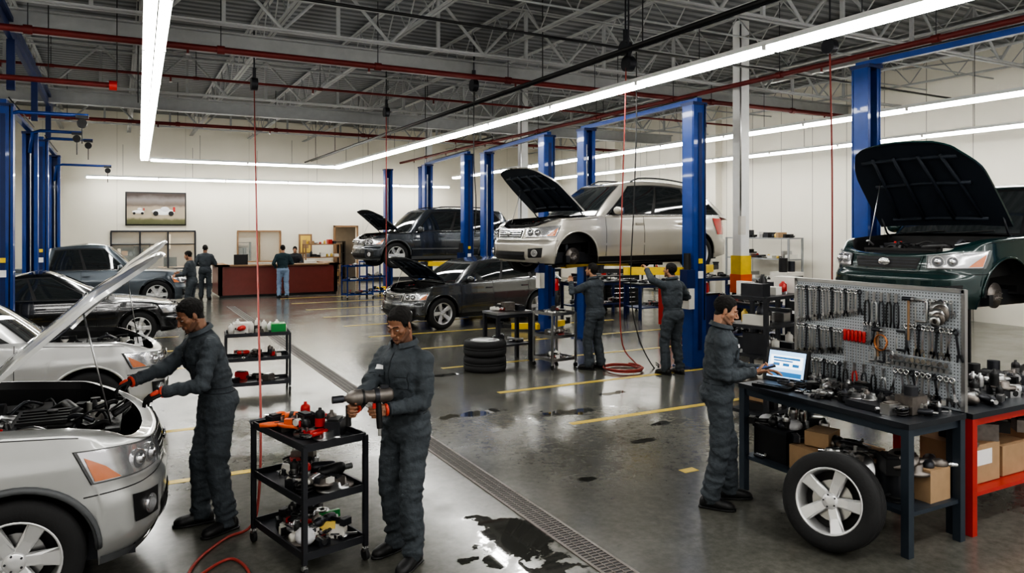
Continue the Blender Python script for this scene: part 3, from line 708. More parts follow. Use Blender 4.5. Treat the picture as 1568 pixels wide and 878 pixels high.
# ------------------------------------------------------------------ lift
def lift(name,p1,p2,zt,armz,armx=(1.1,1.1),reach=.75,bar=True):
    B=MB(); q=.135
    for (x,y),sg in ((p1,1),(p2,-1)):
        B.box2((x-.26,y-.2,0),(x+.26,y+.24 if sg>0 else y+.2,.02),blued)
        B.box2((x-q,y-sg*.14-.01,.02),(x+q,y-sg*.14+.01,zt),blue)
        for s in (-1,1):
            B.box2((x+s*q-.01,y-.13,.02),(x+s*q+.01,y+.11,zt),blue); B.box2((x+s*q-.012-(.05 if s>0 else 0),y+sg*.11-.01,.02),(x+s*q+.012+(.05 if s<0 else 0),y+sg*.11+.01,zt),blue)
        B.box2((x-.035,y-sg*.155-.008,.3),(x+.035,y-sg*.155+.008,zt-.15),blued)
        B.box2((x-.155,y-.16,zt-.02),(x+.155,y+.16,zt+.03),blued)
        B.cyl((x,y,.05),(x,y,zt-.3),.028,steel)
        B.tube([(x+.10,y-sg*.16,zt),(x+.10,y-sg*.17,zt-1),(x+.09,y-sg*.165,.8)],.009,blackhose)
        B.box2((x-.11,y-.09,armz-.12),(x+.11,y+.12 if sg>0 else y+.09,armz+.55),blued)
        B.box2((x-.22,y+sg*.1-.06,armz-.12),(x+.22,y+sg*.1+.08,armz+.0),yellow)
        for s,ax_ in ((-1,armx[0]),(1,armx[1])):
            a=V((x+s*.14,y+sg*.14,armz-.05)); b=V((x+s*ax_,y+sg*reach,armz-.05)); d=b-a; an=math.atan2(d.y,d.x)
            B.box((a+d*.35),(d.length*.75,.12,.13),yellow,(0,0,an)); B.box((a+d*.78),(d.length*.5,.085,.07),black,(0,0,an))
            B.cyl(b+V((0,0,-.04)),b+V((0,0,.08)),.05,darkmetal); B.cyl(b+V((0,0,.08)),b+V((0,0,.1)),.06,rubber)
    x,y=p1
    B.box2((x-.32,y-.2,1.35),(x-.145,y-.02,1.65),blued); B.cyl((x-.24,y-.11,1.65),(x-.24,y-.11,1.92),.06,black); B.box2((x-.3,y-.22,1.0),(x-.18,y-.04,1.34),offw)
    B.box2((x-.05,y-.175,1.5),(x+.05,y-.16,1.62),whitel); B.box2((x-.04,y-.176,1.75),(x+.04,y-.16,1.83),yellow)
    if bar:
        a=V((p1[0],p1[1],zt+.06)); b=V((p2[0],p2[1],zt+.06)); d=b-a
        B.box((a+b)/2,(d.length+.3,.1,.08),blue,(0,0,math.atan2(d.y,d.x)))
        B.tube([a+V((.07,0,.09)),b+V((.07,0,.09))],.012,blackhose)
    return B.obj(name,bevel=0)

# ================================================================== ROOM
def wallmat(name,col,axis,step,dark=.6,hl=None):
    m=bpy.data.materials.new(name); m.use_nodes=True; N=m.node_tree.nodes; L=m.node_tree.links; b=N['Principled BSDF']; b.inputs['Roughness'].default_value=.6
    tc=N.new('ShaderNodeTexCoord'); sp=N.new('ShaderNodeSeparateXYZ'); L.new(tc.outputs['Object'],sp.inputs[0])
    md=N.new('ShaderNodeMath'); md.operation='PINGPONG'; md.inputs[1].default_value=step/2; L.new(sp.outputs[axis],md.inputs[0])
    lt=N.new('ShaderNodeMath'); lt.operation='LESS_THAN'; lt.inputs[1].default_value=.012; L.new(md.outputs[0],lt.inputs[0])
    nz=N.new('ShaderNodeTexNoise'); nz.inputs['Scale'].default_value=.8; nz.inputs['Detail'].default_value=5; L.new(tc.outputs['Object'],nz.inputs['Vector'])
    m1=N.new('ShaderNodeMix'); m1.data_type='RGBA'; m1.inputs['A'].default_value=(*[c*.85 for c in col],1); m1.inputs['B'].default_value=(*col,1); L.new(nz.outputs['Fac'],m1.inputs['Factor'])
    m2=N.new('ShaderNodeMix'); m2.data_type='RGBA'; m2.inputs['B'].default_value=(*[c*dark for c in col],1); L.new(m1.outputs['Result'],m2.inputs['A']); L.new(lt.outputs[0],m2.inputs['Factor']); L.new(m2.outputs['Result'],b.inputs['Base Color'])
    bp=N.new('ShaderNodeBump'); bp.inputs['Strength'].default_value=.4; bp.invert=True; L.new(lt.outputs[0],bp.inputs['Height']); L.new(bp.outputs[0],b.inputs['Normal'])
    return m
wall_b=wallmat('painted_wall',(.80,.765,.66),0,2.4,.75); wall_r=wallmat('painted_wall_panels',(.76,.73,.64),1,1.22,.42)
def floor_mat():
    m=bpy.data.materials.new('polished_concrete'); m.use_nodes=True; nt=m.node_tree; N=nt.nodes; L=nt.links; b=N['Principled BSDF']
    tc=N.new('ShaderNodeTexCoord'); O=tc.outputs['Object']
    def noise_(s,d=5,r=.6):
        n=N.new('ShaderNodeTexNoise'); n.inputs['Scale'].default_value=s; n.inputs['Detail'].default_value=d; n.inputs['Roughness'].default_value=r; L.new(O,n.inputs['Vector']); return n.outputs['Fac']
    def math_(op,a,b_=None,c=None):
        n=N.new('ShaderNodeMath'); n.operation=op
        for i,x in enumerate((a,b_,c)):
            if x is None: continue
            if isinstance(x,(int,float)): n.inputs[i].default_value=x
            else: L.new(x,n.inputs[i])
        return n.outputs[0]
    def ramp(f,st):
        r=N.new('ShaderNodeValToRGB'); r.color_ramp.elements[0].position=st[0][0]; r.color_ramp.elements[0].color=(*st[0][1],1); r.color_ramp.elements[1].position=st[-1][0]; r.color_ramp.elements[1].color=(*st[-1][1],1)
        for p,c in st[1:-1]: e=r.color_ramp.elements.new(p); e.color=(*c,1)
        L.new(f,r.inputs[0]); return r.outputs[0]
    base=ramp(noise_(.6,7,.62),[(.3,(.092,.092,.080)),(.5,(.132,.130,.115)),(.72,(.175,.171,.150))])
    fine=ramp(noise_(14,5,.7),[(.35,(.76,.76,.75)),(.65,(1.06,1.06,1.05))])
    mu=N.new('ShaderNodeMix'); mu.data_type='RGBA'; mu.blend_type='MULTIPLY'; mu.inputs['Factor'].default_value=1; L.new(base,mu.inputs['A']); L.new(fine,mu.inputs['B'])
    st=ramp(noise_(2.4,6,.68),[(.54,(0,0,0)),(.72,(1,1,1))])
    sp_=ramp(noise_(7.5,4,.6),[(.66,(0,0,0)),(.72,(1,1,1))])
    m2=N.new('ShaderNodeMix'); m2.data_type='RGBA'; L.new(mu.outputs['Result'],m2.inputs['A']); m2.inputs['B'].default_value=(.045,.044,.039,1); L.new(math_('MINIMUM',math_('ADD',math_('MULTIPLY',st,.6),math_('MULTIPLY',sp_,.35)),.85),m2.inputs['Factor'])
    sp=N.new('ShaderNodeSeparateXYZ'); L.new(O,sp.inputs[0]); x,y=sp.outputs[0],sp.outputs[1]; nz=noise_(3.6,5,.6); cur=None
    for (cx,cy,rx,ry) in [(2.66,4.85,.30,.50),(2.62,4.3,.22,.16),(2.15,4.75,.10,.07),(5.0,7.95,.55,.13),(3.95,8.45,.38,.12),(5.75,7.0,.22,.08),(4.6,10.9,.3,.09),(3.85,5.75,.10,.06),(5.1,6.5,.18,.06),(.45,4.9,.3,.3),(6.2,8.6,.3,.08)]:
        dx=math_('DIVIDE',math_('SUBTRACT',x,cx),rx); dy=math_('DIVIDE',math_('SUBTRACT',y,cy),ry)
        d=math_('ADD',math_('MULTIPLY',dx,dx),math_('MULTIPLY',dy,dy)); cur=d if cur is None else math_('MINIMUM',cur,d)
    f=math_('SUBTRACT',math_('ADD',math_('MULTIPLY',nz,3.8),math_('SQRT',cur)),2.75)
    wet=math_('SUBTRACT',1,math_('MINIMUM',math_('MAXIMUM',math_('MULTIPLY',f,5),0),1))
    m3=N.new('ShaderNodeMix'); m3.data_type='RGBA'; L.new(m2.outputs['Result'],m3.inputs['A']); m3.inputs['B'].default_value=(.022,.022,.020,1); L.new(math_('MULTIPLY',wet,.78),m3.inputs['Factor'])
    L.new(m3.outputs['Result'],b.inputs['Base Color'])
    rg=math_('ADD',math_('MULTIPLY',noise_(1.3,6,.65),.30),.04); rg=math_('ADD',rg,math_('MULTIPLY',st,.06)); rg=math_('MULTIPLY',rg,math_('SUBTRACT',1,math_('MULTIPLY',wet,.88))); L.new(rg,b.inputs['Roughness'])
    b.inputs['Specular IOR Level'].default_value=.7
    bp=N.new('ShaderNodeBump'); bp.inputs['Strength'].default_value=.04; L.new(noise_(30,3),bp.inputs['Height']); L.new(bp.outputs[0],b.inputs['Normal'])
    return m
B=MB(); B.box2((-7,-6,-.2),(19,35,0),floor_mat()); B.obj('floor')
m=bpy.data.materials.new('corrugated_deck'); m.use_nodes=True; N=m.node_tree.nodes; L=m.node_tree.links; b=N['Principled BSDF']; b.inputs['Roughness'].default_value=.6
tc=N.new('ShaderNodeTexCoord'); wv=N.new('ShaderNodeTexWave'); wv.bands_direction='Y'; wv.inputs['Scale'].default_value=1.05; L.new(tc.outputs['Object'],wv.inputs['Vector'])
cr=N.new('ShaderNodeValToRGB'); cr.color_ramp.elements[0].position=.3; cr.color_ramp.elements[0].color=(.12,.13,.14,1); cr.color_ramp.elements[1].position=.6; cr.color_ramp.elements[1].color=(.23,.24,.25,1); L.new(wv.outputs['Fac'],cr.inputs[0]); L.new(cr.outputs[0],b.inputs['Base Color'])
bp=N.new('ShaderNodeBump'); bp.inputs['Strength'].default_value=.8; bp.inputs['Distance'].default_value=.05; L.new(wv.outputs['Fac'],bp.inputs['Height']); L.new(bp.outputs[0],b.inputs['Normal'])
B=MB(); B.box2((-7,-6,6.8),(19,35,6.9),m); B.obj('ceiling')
def wall_holes(name,x0,x1,z0,z1,y0,y1,holes,mat):
    xs=sorted({x0,x1,*[h[0] for h in holes],*[h[1] for h in holes]}); zs=sorted({z0,z1,*[h[2] for h in holes],*[h[3] for h in holes]}); B=MB()
    for a,b_ in zip(xs,xs[1:]):
        for c,d in zip(zs,zs[1:]):
            mx,mz=(a+b_)/2,(c+d)/2
            if any(h[0]<mx<h[1] and h[2]<mz<h[3] for h in holes): continue
            B.box2((a,y0,c),(b_,y1,d),mat)
    return B.obj(name)
HO=[(-.2,2.75,.8,2.2),(4.35,6.05,1.0,2.2),(8.35,9.3,0,2.4)]
wall_holes('wall_back',-7,19,0,6.8,32,32.15,HO,wall_b)
B=MB(); B.box2((19,-6,0),(19.15,32,6.8),wall_r); B.obj('wall_right')
B=MB(); B.box2((-7.15,-6,0),(-7,32,6.8),wall_b); B.obj('wall_left')
B=MB(); B.box2((-7,31.97,0),(8.25,32,.15),darkmetal); B.box2((9.4,31.97,0),(19,32,.15),darkmetal); B.obj('baseboard_back')
B=MB()
for yy in (8,14,20,26): B.box2((18.7,yy-.25,0),(19,yy+.25,6.8),wall_r)
B.obj('trim_1')
wo=M('office_wall',(.22,.20,.18),.7); B=MB(); B.box2((-1.5,34.8,0),(10.5,34.9,3),wo); B.box2((-1.5,32.2,2.7),(10.5,34.9,2.8),offw)
B.obj('wall_office')
for i,(x0,x1) in enumerate([(-.3,1.2),(4.3,5.2),(8.3,9.4)]):
    B=MB(); r=random.Random(i)
    for z in (.1,.7,1.2,1.7): B.box2((x0,34.2,z),(x1,34.6,z+.03),darkmetal)
    for x in (x0,x1): B.box2((x-.02,34.2,0),(x+.02,34.6,1.75),darkmetal)
    for z in (.13,.73,1.23):
        x=x0+.06
        while x<x1-.2:
            ww=r.uniform(.08,.25); hh=r.uniform(.15,.38); B.box2((x,34.25,z),(x+ww,34.5,z+hh),r.choice([card,offw,darkmetal,black,wood,black])); x+=ww+.03
    B.obj('stocked_shelf')
B=MB(); B.box2((1.5,33.6,0),(2.6,34.2,.75),wood); B.box2((1.7,33.8,.75),(2.2,33.85,1.15),black); B.box2((1.9,33.6,1.5),(1.95,34.75,2.1),offw); B.obj('office_desk')
for i,(a,b_,c,d) in enumerate(HO):
    B=MB(); t=.06; fm=darkmetal if i!=1 else wood
    if i<2:
        B.box2((a-.02,31.94,c-t),(b_+.02,32.17,c),fm); B.box2((a-.02,31.94,d),(b_+.02,32.17,d+t),fm)
        for xx in ([a,b_,a+(b_-a)/3,a+(b_-a)*2/3] if i==0 else [a,b_,(a+b_)/2]): B.box2((xx-.03,31.95,c),(xx+.03,32.16,d),fm)
        B.box2((a,32.05,c),(b_,32.06,d),glassy); B.box2((a,31.85,c-.1),(b_,32.0,c-.06),offw)
        if i==0: B.box2((a,31.95,c+.9),(b_,32.1,c+.94),fm)
        B.obj('window_%d'%(i+1))
    else:
        B.box2((a-.07,31.93,0),(a,32.0,d+.07),wood); B.box2((b_,31.93,0),(b_+.07,32.0,d+.07),wood); B.box2((a-.07,31.93,d),(b_+.07,32.0,d+.07),wood)
        B.box((a+.12,32.62,1.18),(.86,.04,2.3),wood,(0,0,1.45)); B.ell((a+.2,32.95,1.05),.03,chrome); B.obj('door_1')
def pic_mat():
    m=bpy.data.materials.new('race_photo_print'); m.use_nodes=True; N=m.node_tree.nodes; L=m.node_tree.links; b=N['Principled BSDF']; tc=N.new('ShaderNodeTexCoord')
    sp=N.new('ShaderNodeSeparateXYZ'); L.new(tc.outputs['Object'],sp.inputs[0]); mr=N.new('ShaderNodeMapRange'); mr.inputs[1].default_value=2.5; mr.inputs[2].default_value=3.7; L.new(sp.outputs[2],mr.inputs[0])
    cr=N.new('ShaderNodeValToRGB'); e=cr.color_ramp.elements; e[0].position=0; e[0].color=(.10,.11,.05,1); e[1].position=1; e[1].color=(.05,.035,.03,1)
    for p,c in ((.2,(.14,.14,.07)),(.28,(.42,.36,.27)),(.6,(.34,.29,.22)),(.68,(.14,.11,.09)),(.85,(.20,.18,.17))): q=e.new(p); q.color=(*c,1)
    n=N.new('ShaderNodeTexNoise'); n.inputs['Scale'].default_value=4; L.new(tc.outputs['Object'],n.inputs['Vector']); ad=N.new('ShaderNodeMath'); ad.operation='MULTIPLY_ADD'; ad.inputs[1].default_value=.12; L.new(n.outputs['Fac'],ad.inputs[0]); L.new(mr.outputs[0],ad.inputs[2]); L.new(ad.outputs[0],cr.inputs[0]); L.new(cr.outputs[0],b.inputs['Base Color']); return m
B=MB(); B.box2((.28,31.96,2.45),(2.42,32.0,3.75),black)
B.box2((.33,31.92,2.5),(2.37,31.965,3.7),pic_mat())
for (x,s) in ((.72,.7),(1.6,1.35)):
    B.ell((x,31.92,2.98),(.3*s,.012,.09*s),whitel); B.ell((x+.05,31.915,3.08),(.12*s,.012,.08*s),cloth); B.box((x+.28*s,31.915,3.08),(.06*s,.01,.14*s),redp)
    for k in (-.2,.2): B.cyl((x+k*s,31.925,2.92),(x+k*s,31.90,2.92),.07*s,black)
B.obj('framed_race_car_picture')
B=MB(); B.box2((6.8,31.94,1.25),(7.35,32.0,2.1),wood); B.box2((6.87,31.93,1.32),(7.28,31.96,2.03),yellowp); B.box2((6.95,31.92,1.5),(7.2,31.94,1.85),card); B.obj('wall_poster')
for x,y in ((11.9,11.8),(11.6,21.0),(11.7,29.5)):
    B=MB(); B.box2((x-.12,y-.12,0),(x+.12,y+.12,6.8),whitep); B.box2((x-.13,y-.13,0),(x+.13,y+.13,1.0),black)
    B.box2((x-.15,y-.15,1.35),(x+.15,y+.15,1.75),yellow); B.box2((x-.16,y-.16,.95),(x+.16,y+.16,1.35),orange); B.box2((x-.2,y-.2,0),(x+.2,y+.2,.02),darkmetal)
    B.tube([(x-.15,y-.14,6.7),(x-.15,y-.14,2.6)],.018,steel); B.box2((x-.2,y-.2,2.2),(x-.06,y-.12,2.6),offw); B.obj('steel_column')
def joist_mesh(L_,zb,zt,panel,c=.035,r=.013,heavy=False):
    B=MB()
    for z in (zb,zt):
        for s in (-1,1): B.box2((s*c-.008-.02,0,z-.03),(s*c+.008+.02,L_,z-.015 if z==zt else z-.0),joistp)
    n=int(L_/panel)
    for i in range(n):
        y=i*panel
        a,b_,c_=(0,y,zb),(0,y+panel/2,zt-.02),(0,y+panel,zb)
        B.cyl(a,b_,r,joistp,seg=6); B.cyl(b_,c_,r,joistp,seg=6)
        if heavy: B.box2((-.03,y+panel/2-.03,zb),(.03,y+panel/2+.03,zt),joistp)
    return B.mesh('joist')
jm=joist_mesh(38,6.05,6.76,1.2)
for i in range(12):
    o=bpy.data.objects.new('roof_joist',jm); COL.objects.link(o); o.location=(-6.2+2.2*i,-6,0)
gm_=joist_mesh(26,5.72,6.72,1.9,.07,.03,True)
for y in (8.6,13.0,20.2,27.0):
    o=bpy.data.objects.new('roof_girder',gm_); COL.objects.link(o); o.location=(-7,y,0); o.rotation_euler=(0,0,-pi/2)
for y in (14.6,22.5):
    B=MB(); B.box2((-7,y-.12,5.58),(19,y+.12,5.61),joistp); B.box2((-7,y-.12,5.92),(19,y+.12,5.95),joistp); B.box2((-7,y-.015,5.61),(19,y+.015,5.92),joistp); B.obj('roof_beam')
B=MB()
for y in (10.5,12.2,17.5,25): B.cyl((-7,y,6.02),(19,y,6.02),.02,joistp,seg=8)
for k in range(8):
    x=-5+3.1*k; B.cyl((x,9,6.02),(x+1.9,12.6,6.6),.018,joistp,seg=6); B.cyl((x+1.9,15,6.02),(x,19.6,6.6),.018,joistp,seg=6)
B.obj('roof_bracing')
for pts,r in (([(-6.9,13.8,5.45),(18.6,13.8,5.45)],.055),([(-6.9,24.2,5.45),(18.6,24.2,5.45)],.05),([(11.3,4,5.3),(11.3,31.9,5.3)],.05),([(-6.9,18.4,5.78),(18.6,18.4,5.78)],.03)):
    B=MB(); B.cyl(pts[0],pts[1],r,redpipe,seg=12); a=V(pts[0]); d=V(pts[1])-a
    for k in range(1,9):
        p=a+d*k/9; B.cyl(p,p+V((0,0,6.7-p.z)),.008,darkmetal,seg=6); B.cyl(p-d.normalized()*.06,p+d.normalized()*.06,r*1.35,redpipe,seg=12)
    for k in range(8):
        p=a+d*(k+.5)/8; B.cyl(p,p+V((0,0,-.12)),.02,redpipe,seg=8); B.cyl(p+V((0,0,-.14)),p+V((0,0,-.12)),.035,steel,seg=10)
    B.obj('sprinkler_pipe')
B=MB(); B.cyl((14.6,6,6.2),(14.6,31.8,6.2),.2,steel,seg=24)
for k in range(10): B.cyl((14.6,7+2.6*k,6.2),(14.6,7.05+2.6*k,6.2),.215,steel,seg=24)
B.obj('ventilation_duct')
B=MB(); B.cyl((-2.4,14.4,4.78),(-.1,14.4,4.78),.045,redpipe); B.cyl((-.12,14.4,4.78),(0,14.4,4.78),.085,redp); B.cyl((-2.3,14.4,4.78),(-2.3,14.4,6.7),.03,redpipe); B.cyl((-1.0,14.4,4.78),(-1.0,14.4,6.7),.008,black); B.cyl((.0,14.4,4.83),(.0,14.4,6.7),.008,black); B.obj('sprinkler_valve_pipe')
B=MB(); B.tube([(7.05,5,5.15),(7.05,31.9,5.15)],.035,black); B.tube([(7.3,5,5.2),(7.3,31.9,5.2)],.018,darkmetal)
for k in range(9): B.cyl((7.05,6+3*k,5.15),(7.05,6+3*k,6.7),.01,black,seg=6)
B.obj('electrical_conduit')
B=MB(); B.tube([(-6,10.6,5.65),(19,11.4,5.65)],.025,black); B.obj('ceiling_cable')
lightm=M('fluorescent_tube',(1.0,.985,.945),.4,na=.0,emit=19)
def strip(a,b_,w=.22):
    a=V(a);b_=V(b_); d=b_-a; L_=d.length; B=MB(); T=TR(a,rot(0,0,math.atan2(d.y,d.x))); B.T=T
    B.box2((0,-w/2,.03),(L_,w/2,.09),whitep)
    n=max(1,round(L_/2.44)); s=L_/n
    for k in range(n):
        for yy in (-w*.22,w*.22): B.box2((k*s+.03,yy-w*.17,-.03),((k+1)*s-.03,yy+w*.17,.03),lightm)
        B.box2((k*s-.03,-w/2,-.02),(k*s+.03,w/2,.04),whitep)
        B.cyl((k*s+s/2,0,.09),(k*s+s/2,0,5.10-a.z if abs(a.x-7.15)<.1 else 5.45-a.z),.006,darkmetal,seg=5)
    B.box2((0,-w*.03,-.035),(L_,w*.03,.03),whitep)
    return B.obj('fluorescent_strip_light')
strip((.30,5.5,4.55),(.78,26.6,4.55),.26); strip((7.15,1.5,4.55),(7.08,26.9,4.55),.24); strip((.95,26.75,4.55),(6.95,26.75,4.55)); strip((-1.0,31.0,4.2),(13.3,31.0,4.2),.2)
strip((13.1,4,4.55),(13.1,30,4.55)); strip((17.2,4,4.55),(17.2,30,4.55)); strip((-4.2,3,4.55),(-4.2,29,4.55)); strip((-3.5,1.0,4.8),(12,1.0,4.8)); strip((-3.5,-2.5,4.8),(12,-2.5,4.8))  # far-left and behind-camera strips are unseen extras, added to light the foreground
lm=M('yellow_floor_paint',(.56,.41,.08),.4,ns=9,na=.4)
for y in (5.5,7.47,9.37,11.45,13.5,15.5,17.5,19.5,21.5,23.5,25.3):
    B=MB(); B.box2((4.78,y-.05,.0),(11.2 if y>6 else 4.95,y+.05,.003),lm); B.obj('floor_line')
    if y>6: B=MB(); B.box2((-5,y-.05,.0),(1.17,y+.05,.003),lm); B.obj('floor_line')
B=MB(); B.box2((2.9,1.5,.0),(3.1,23.5,.003),black); B.box2((2.885,1.5,0),(2.91,23.5,.007),castiron); B.box2((3.09,1.5,0),(3.115,23.5,.007),castiron)  # flat black strip paints the shaded recess below the grate bars
y=1.5
while y<23.5:
    B.box2((2.91,y,0),(3.09,y+.014,.006),castiron); y+=.04 if y<10 else .08
B.box2((2.965,1.5,0),(2.975,23.5,.006),castiron); B.box2((3.03,1.5,0),(3.04,23.5,.006),castiron); B.obj('floor_drain_grate')

# ================================================================== LIFTS
lift('vehicle_lift',(8.6,9.6),(8.8,13.15),4.42,1.66,(1.3,1.3),.85)
lift('vehicle_lift',(8.62,14.5),(9.1,18.55),4.42,.16,(.9,.9),.5)
lift('vehicle_lift',(8.9,19.45),(9.2,23.3),4.45,1.36,(1.2,1.2),.9)
lift('vehicle_lift',(9.6,24.7),(8.83,26.3),4.5,.2,(.6,.6),.3,False)
lift('vehicle_lift',(9.85,3.6),(9.85,7.25),4.72,1.40,(.8,.9),.9)
lift('vehicle_lift',(-1.72,15.4),(-1.7,19.6),4.45,.16,(.9,.9),.5)
lift('vehicle_lift',(-1.65,21.7),(-1.65,26.1),4.5,.16,(.9,.9),.5)
lift('vehicle_lift',(-2.2,8.3),(-2.2,12.9),4.42,.16,(.8,.8),.6)
B=MB(); B.box2((-1.7,9,5.72),(-1.5,24,5.80),blued); B.box2((-1.64,9,5.56),(-1.56,24,5.72),blued)
for y in (15.2,19.3,23): B.box2((-1.66,y-.06,4.7),(-1.54,y+.06,5.56),blued); 
B.obj('overhead_rail')
for (x,y,z,l) in ((-1.7,15.3,4.35,1.25),(-1.7,19.4,4.5,1.0),(-1.65,25.9,4.25,1.5),(-1.65,21.9,4.6,1.1)):
    B=MB(); B.tube([(x,y,z-.5),(x+.05,y,z-.05),(x+.2,y,z),(x+l,y,z)],.035,blue); B.cyl((x+l-.1,y-.06,z-.14),(x+l-.1,y+.06,z-.14),.08,black,seg=20); B.box2((x+l-.2,y-.07,z-.05),(x+l,y+.07,z),darkmetal); B.cyl((x+l-.1,y,z-.2),(x+l-.1,y,z-.5),.01,blackhose); B.obj('hose_reel_boom')

# ================================================================== CARS
silver=M('silver_car_paint',(.45,.455,.445),.28,.5,na=.05,coat=1); silver2=M('pale_silver_car_paint',(.50,.50,.49),.28,.4,na=.04,coat=1)
beige=M('champagne_car_paint',(.48,.455,.405),.27,.45,na=.04,coat=1); gray=M('graphite_car_paint',(.10,.105,.108),.25,.6,na=.05,coat=1)
dkgray=M('dark_grey_car_paint',(.055,.063,.075),.25,.5,na=.05,coat=1); dkgreen=M('dark_green_car_paint',(.005,.024,.023),.25,.1,na=.1,coat=.7)
blackpaint=M('black_car_paint',(.008,.009,.011),.2,.1,coat=1); steelblue=M('steel_grey_truck_paint',(.11,.13,.15),.28,.5,coat=1)
hoodin=M('hood_underside',(.022,.03,.045),.55); hoodsil=M('hood_underside_silver',(.34,.35,.36),.45,.3)
cladg=M('grey_cladding',(.10,.105,.11),.5)
h=2.32; zc=[(-h,1.1),(-h+.3,1.19),(0,1.18),(.7,1.16),(h-.55,1.08),(h-.2,.99),(h,.90)]
make_car('suv',(-1.99,6.12,0),math.radians(-2),silver,L=4.64,W=1.86,H=1.85,zt=zc,hood=math.radians(46),R=.37,xf=2.32-.83,hoodmat=hoodsil,seed=3,clad=cladg,nbay=3,xb0=.86,hs=1.24,hl_=(.18,.10),fz=.49)
make_car('hatchback',(-1.72,10.55,0),math.radians(0),silver2,L=4.6,W=1.82,H=1.66,hood=math.radians(50),R=.35,hoodmat=hoodsil,seed=5,rails=False,nbay=2,xb0=.85,hs=1.25,hl_=(.25,.15))
make_car('suv',(8.35,11.6,1.50),math.radians(184),beige,L=4.7,W=1.84,H=1.76,hood=math.radians(44),R=.36,hoodmat=hoodin,seed=6,nowheel=('fl',),nbay=1,hs=1.2,hl_=(.1,.1),xb0=1.0,xt0=.25,xt1=-1.72,arc=.085)
make_car('suv',(7.95,16.95,0),math.radians(190),gray,L=4.7,W=1.82,H=1.64,hood=math.radians(40),R=.37,hoodmat=hoodin,seed=8,rails=False,xt1=-1.65,arc=.09)
make_car('suv',(8.65,21.4,1.18),math.radians(184),dkgray,L=4.95,W=1.88,H=1.80,hood=math.radians(42),R=.38,hoodmat=hoodin,seed=9,clad=cladg)
make_car('suv',(10.28,5.66,1.20),math.radians(181),dkgreen,L=4.7,W=1.92,H=1.74,hood=math.radians(52),R=.37,hoodmat=hoodin,seed=10,nbay=2,xb0=.9,hs=1.22,hl_=(.1,.12),nowheel=('fl',),grille='body')
zs=[(-2.3,.88),(-1.9,.95),(0,.93),(.8,.92),(1.7,.82),(2.1,.74),(2.3,.68)]
make_car('sedan',(-1.05,17.5,0),0,blackpaint,L=4.6,W=1.8,H=1.50,kind='sedan',hood=None,R=.33,zt=zs,xb0=.85,xt0=-.05,xt1=-1.05,xb1=-1.75,rails=False,seed=12,amb=False,arc=.07)
zp=[(-2.65,1.1),(-1,1.1),(.8,1.1),(1.9,1.05),(2.4,1.0),(2.65,.9)]
make_car('pickup_truck',(-.8,23.9,.08),0,steelblue,L=5.3,W=1.9,H=1.85,kind='pickup',hood=None,R=.40,zt=zp,xb0=1.2,xt0=.55,xt1=-.75,xb1=-1.0,rails=False,seed=13)

# ================================================================== PEOPLE
def exA(B,wr,el,up):
    a=wr[0]+V((.015,.075,.06)); b=wr[1]+V((-.015,.075,.06)); d=(b-a); d.z=0; d.normalize(); an=math.atan2(-d.x,d.y)
    old=B.T; B.T=TR(a,rot(0,0,an)); D=(b-a).length
    B.lathe([(.001,-.10),(.03,-.098),(.044,-.08),(.046,.0),(.040,.03),(.036,.06),(.040,.09),(.052,.10),(.052,.155),(.044,.18),(.028,.205),(.018,.21),(.018,.235),(.001,.235)],TR((0,0,.045),rot(-pi/2,0,0)),castiron,24)
    B.cyl((0,.23,.045),(0,.30,.045),.024,darkmetal,seg=16); B.cyl((0,.0,.045),(0,.03,.045),.048,darkmetal,seg=24); B.cyl((0,.10,.045),(0,.115,.045),.0535,black,seg=24)
    B.cyl((0,0,.0),(0,-.01,-.17),.020,black); B.cyl((0,-.01,-.17),(0,-.01,-.22),.012,steel); B.box((0,.028,-.02),(.012,.02,.035),redtool)
    B.box((0,-.04,.10),(.03,.05,.02),darkmetal)
    B.cyl((0,D,.0),(0,D,-.13),.018,black); B.T=old
person('mechanic',(1.80,4.98,0),(-.88,-.47),1.80,.05,wl=(-.10,.28,1.11),wr=(.02,.46,1.14),hl=dict(d=(.35,1,-.1),n=(.9,-.2,-.1),c=1.05,cuff=1),hr=dict(d=(-.3,1,-.1),n=(-.9,-.2,-.1),c=1.1,cuff=1),head=(.12,.42),glove=None,extra=exA,seed=1,eh=(V((-.5,-.6,-.9)),V((.6,-.5,-.9))),feet=((-.13,.06,.2),(.13,-.05,-.2)))
person('mechanic',(.66,6.2,0),(-1,-.2),1.84,.26,wl=(-.14,.38,1.10),wr=(.14,.52,1.15),hl=dict(d=(.1,1,-.35),n=(.3,0,-1),c=.5),hr=dict(d=(-.1,1,-.35),n=(-.3,0,-1),c=.6),head=(.1,.38),glove=gloveb,seed=2,badge=True,hip=.03,feet=((-.14,-.06,.25),(.13,.04,-.2)),eh=(V((-.7,-.3,-.9)),V((.7,-.3,-.9))))
def exC(B,wr,el,up):
    p=wr[1]+V((-.03,.10,.035)); B.box(p,(.09,.16,.014),black,(.3,0,0)); B.box(p+V((0,-.003,.009)),(.075,.13,.003),bluep,(.3,0,0))
person('mechanic',(4.50,4.72,0),(.80,-.60),1.78,.06,wl=(-.06,.36,1.13),wr=(.10,.27,1.14),hl=dict(d=(.1,1,.0),n=(.2,0,-1),c=.35),hr=dict(d=(-.25,1,.1),n=(-.5,0,.9),c=.8),head=(-.15,.34),skin=skin2,seed=3,extra=exC,feet=((-.13,.10,.1),(.12,-.08,-.25)),eh=(V((-.4,-.7,-.7)),V((.4,-.8,-.6))))
person('mechanic',(7.0,10.2,0),(-.35,.94),1.78,.06,wl=(-.15,.38,1.42),wr=(.14,.34,1.25),hl=dict(c=.8,n=(0,0,1)),hr=dict(c=.8,n=(0,0,1)),head=(.15,-.15),skin=skin2,vox=.016,seed=4,badge=False)
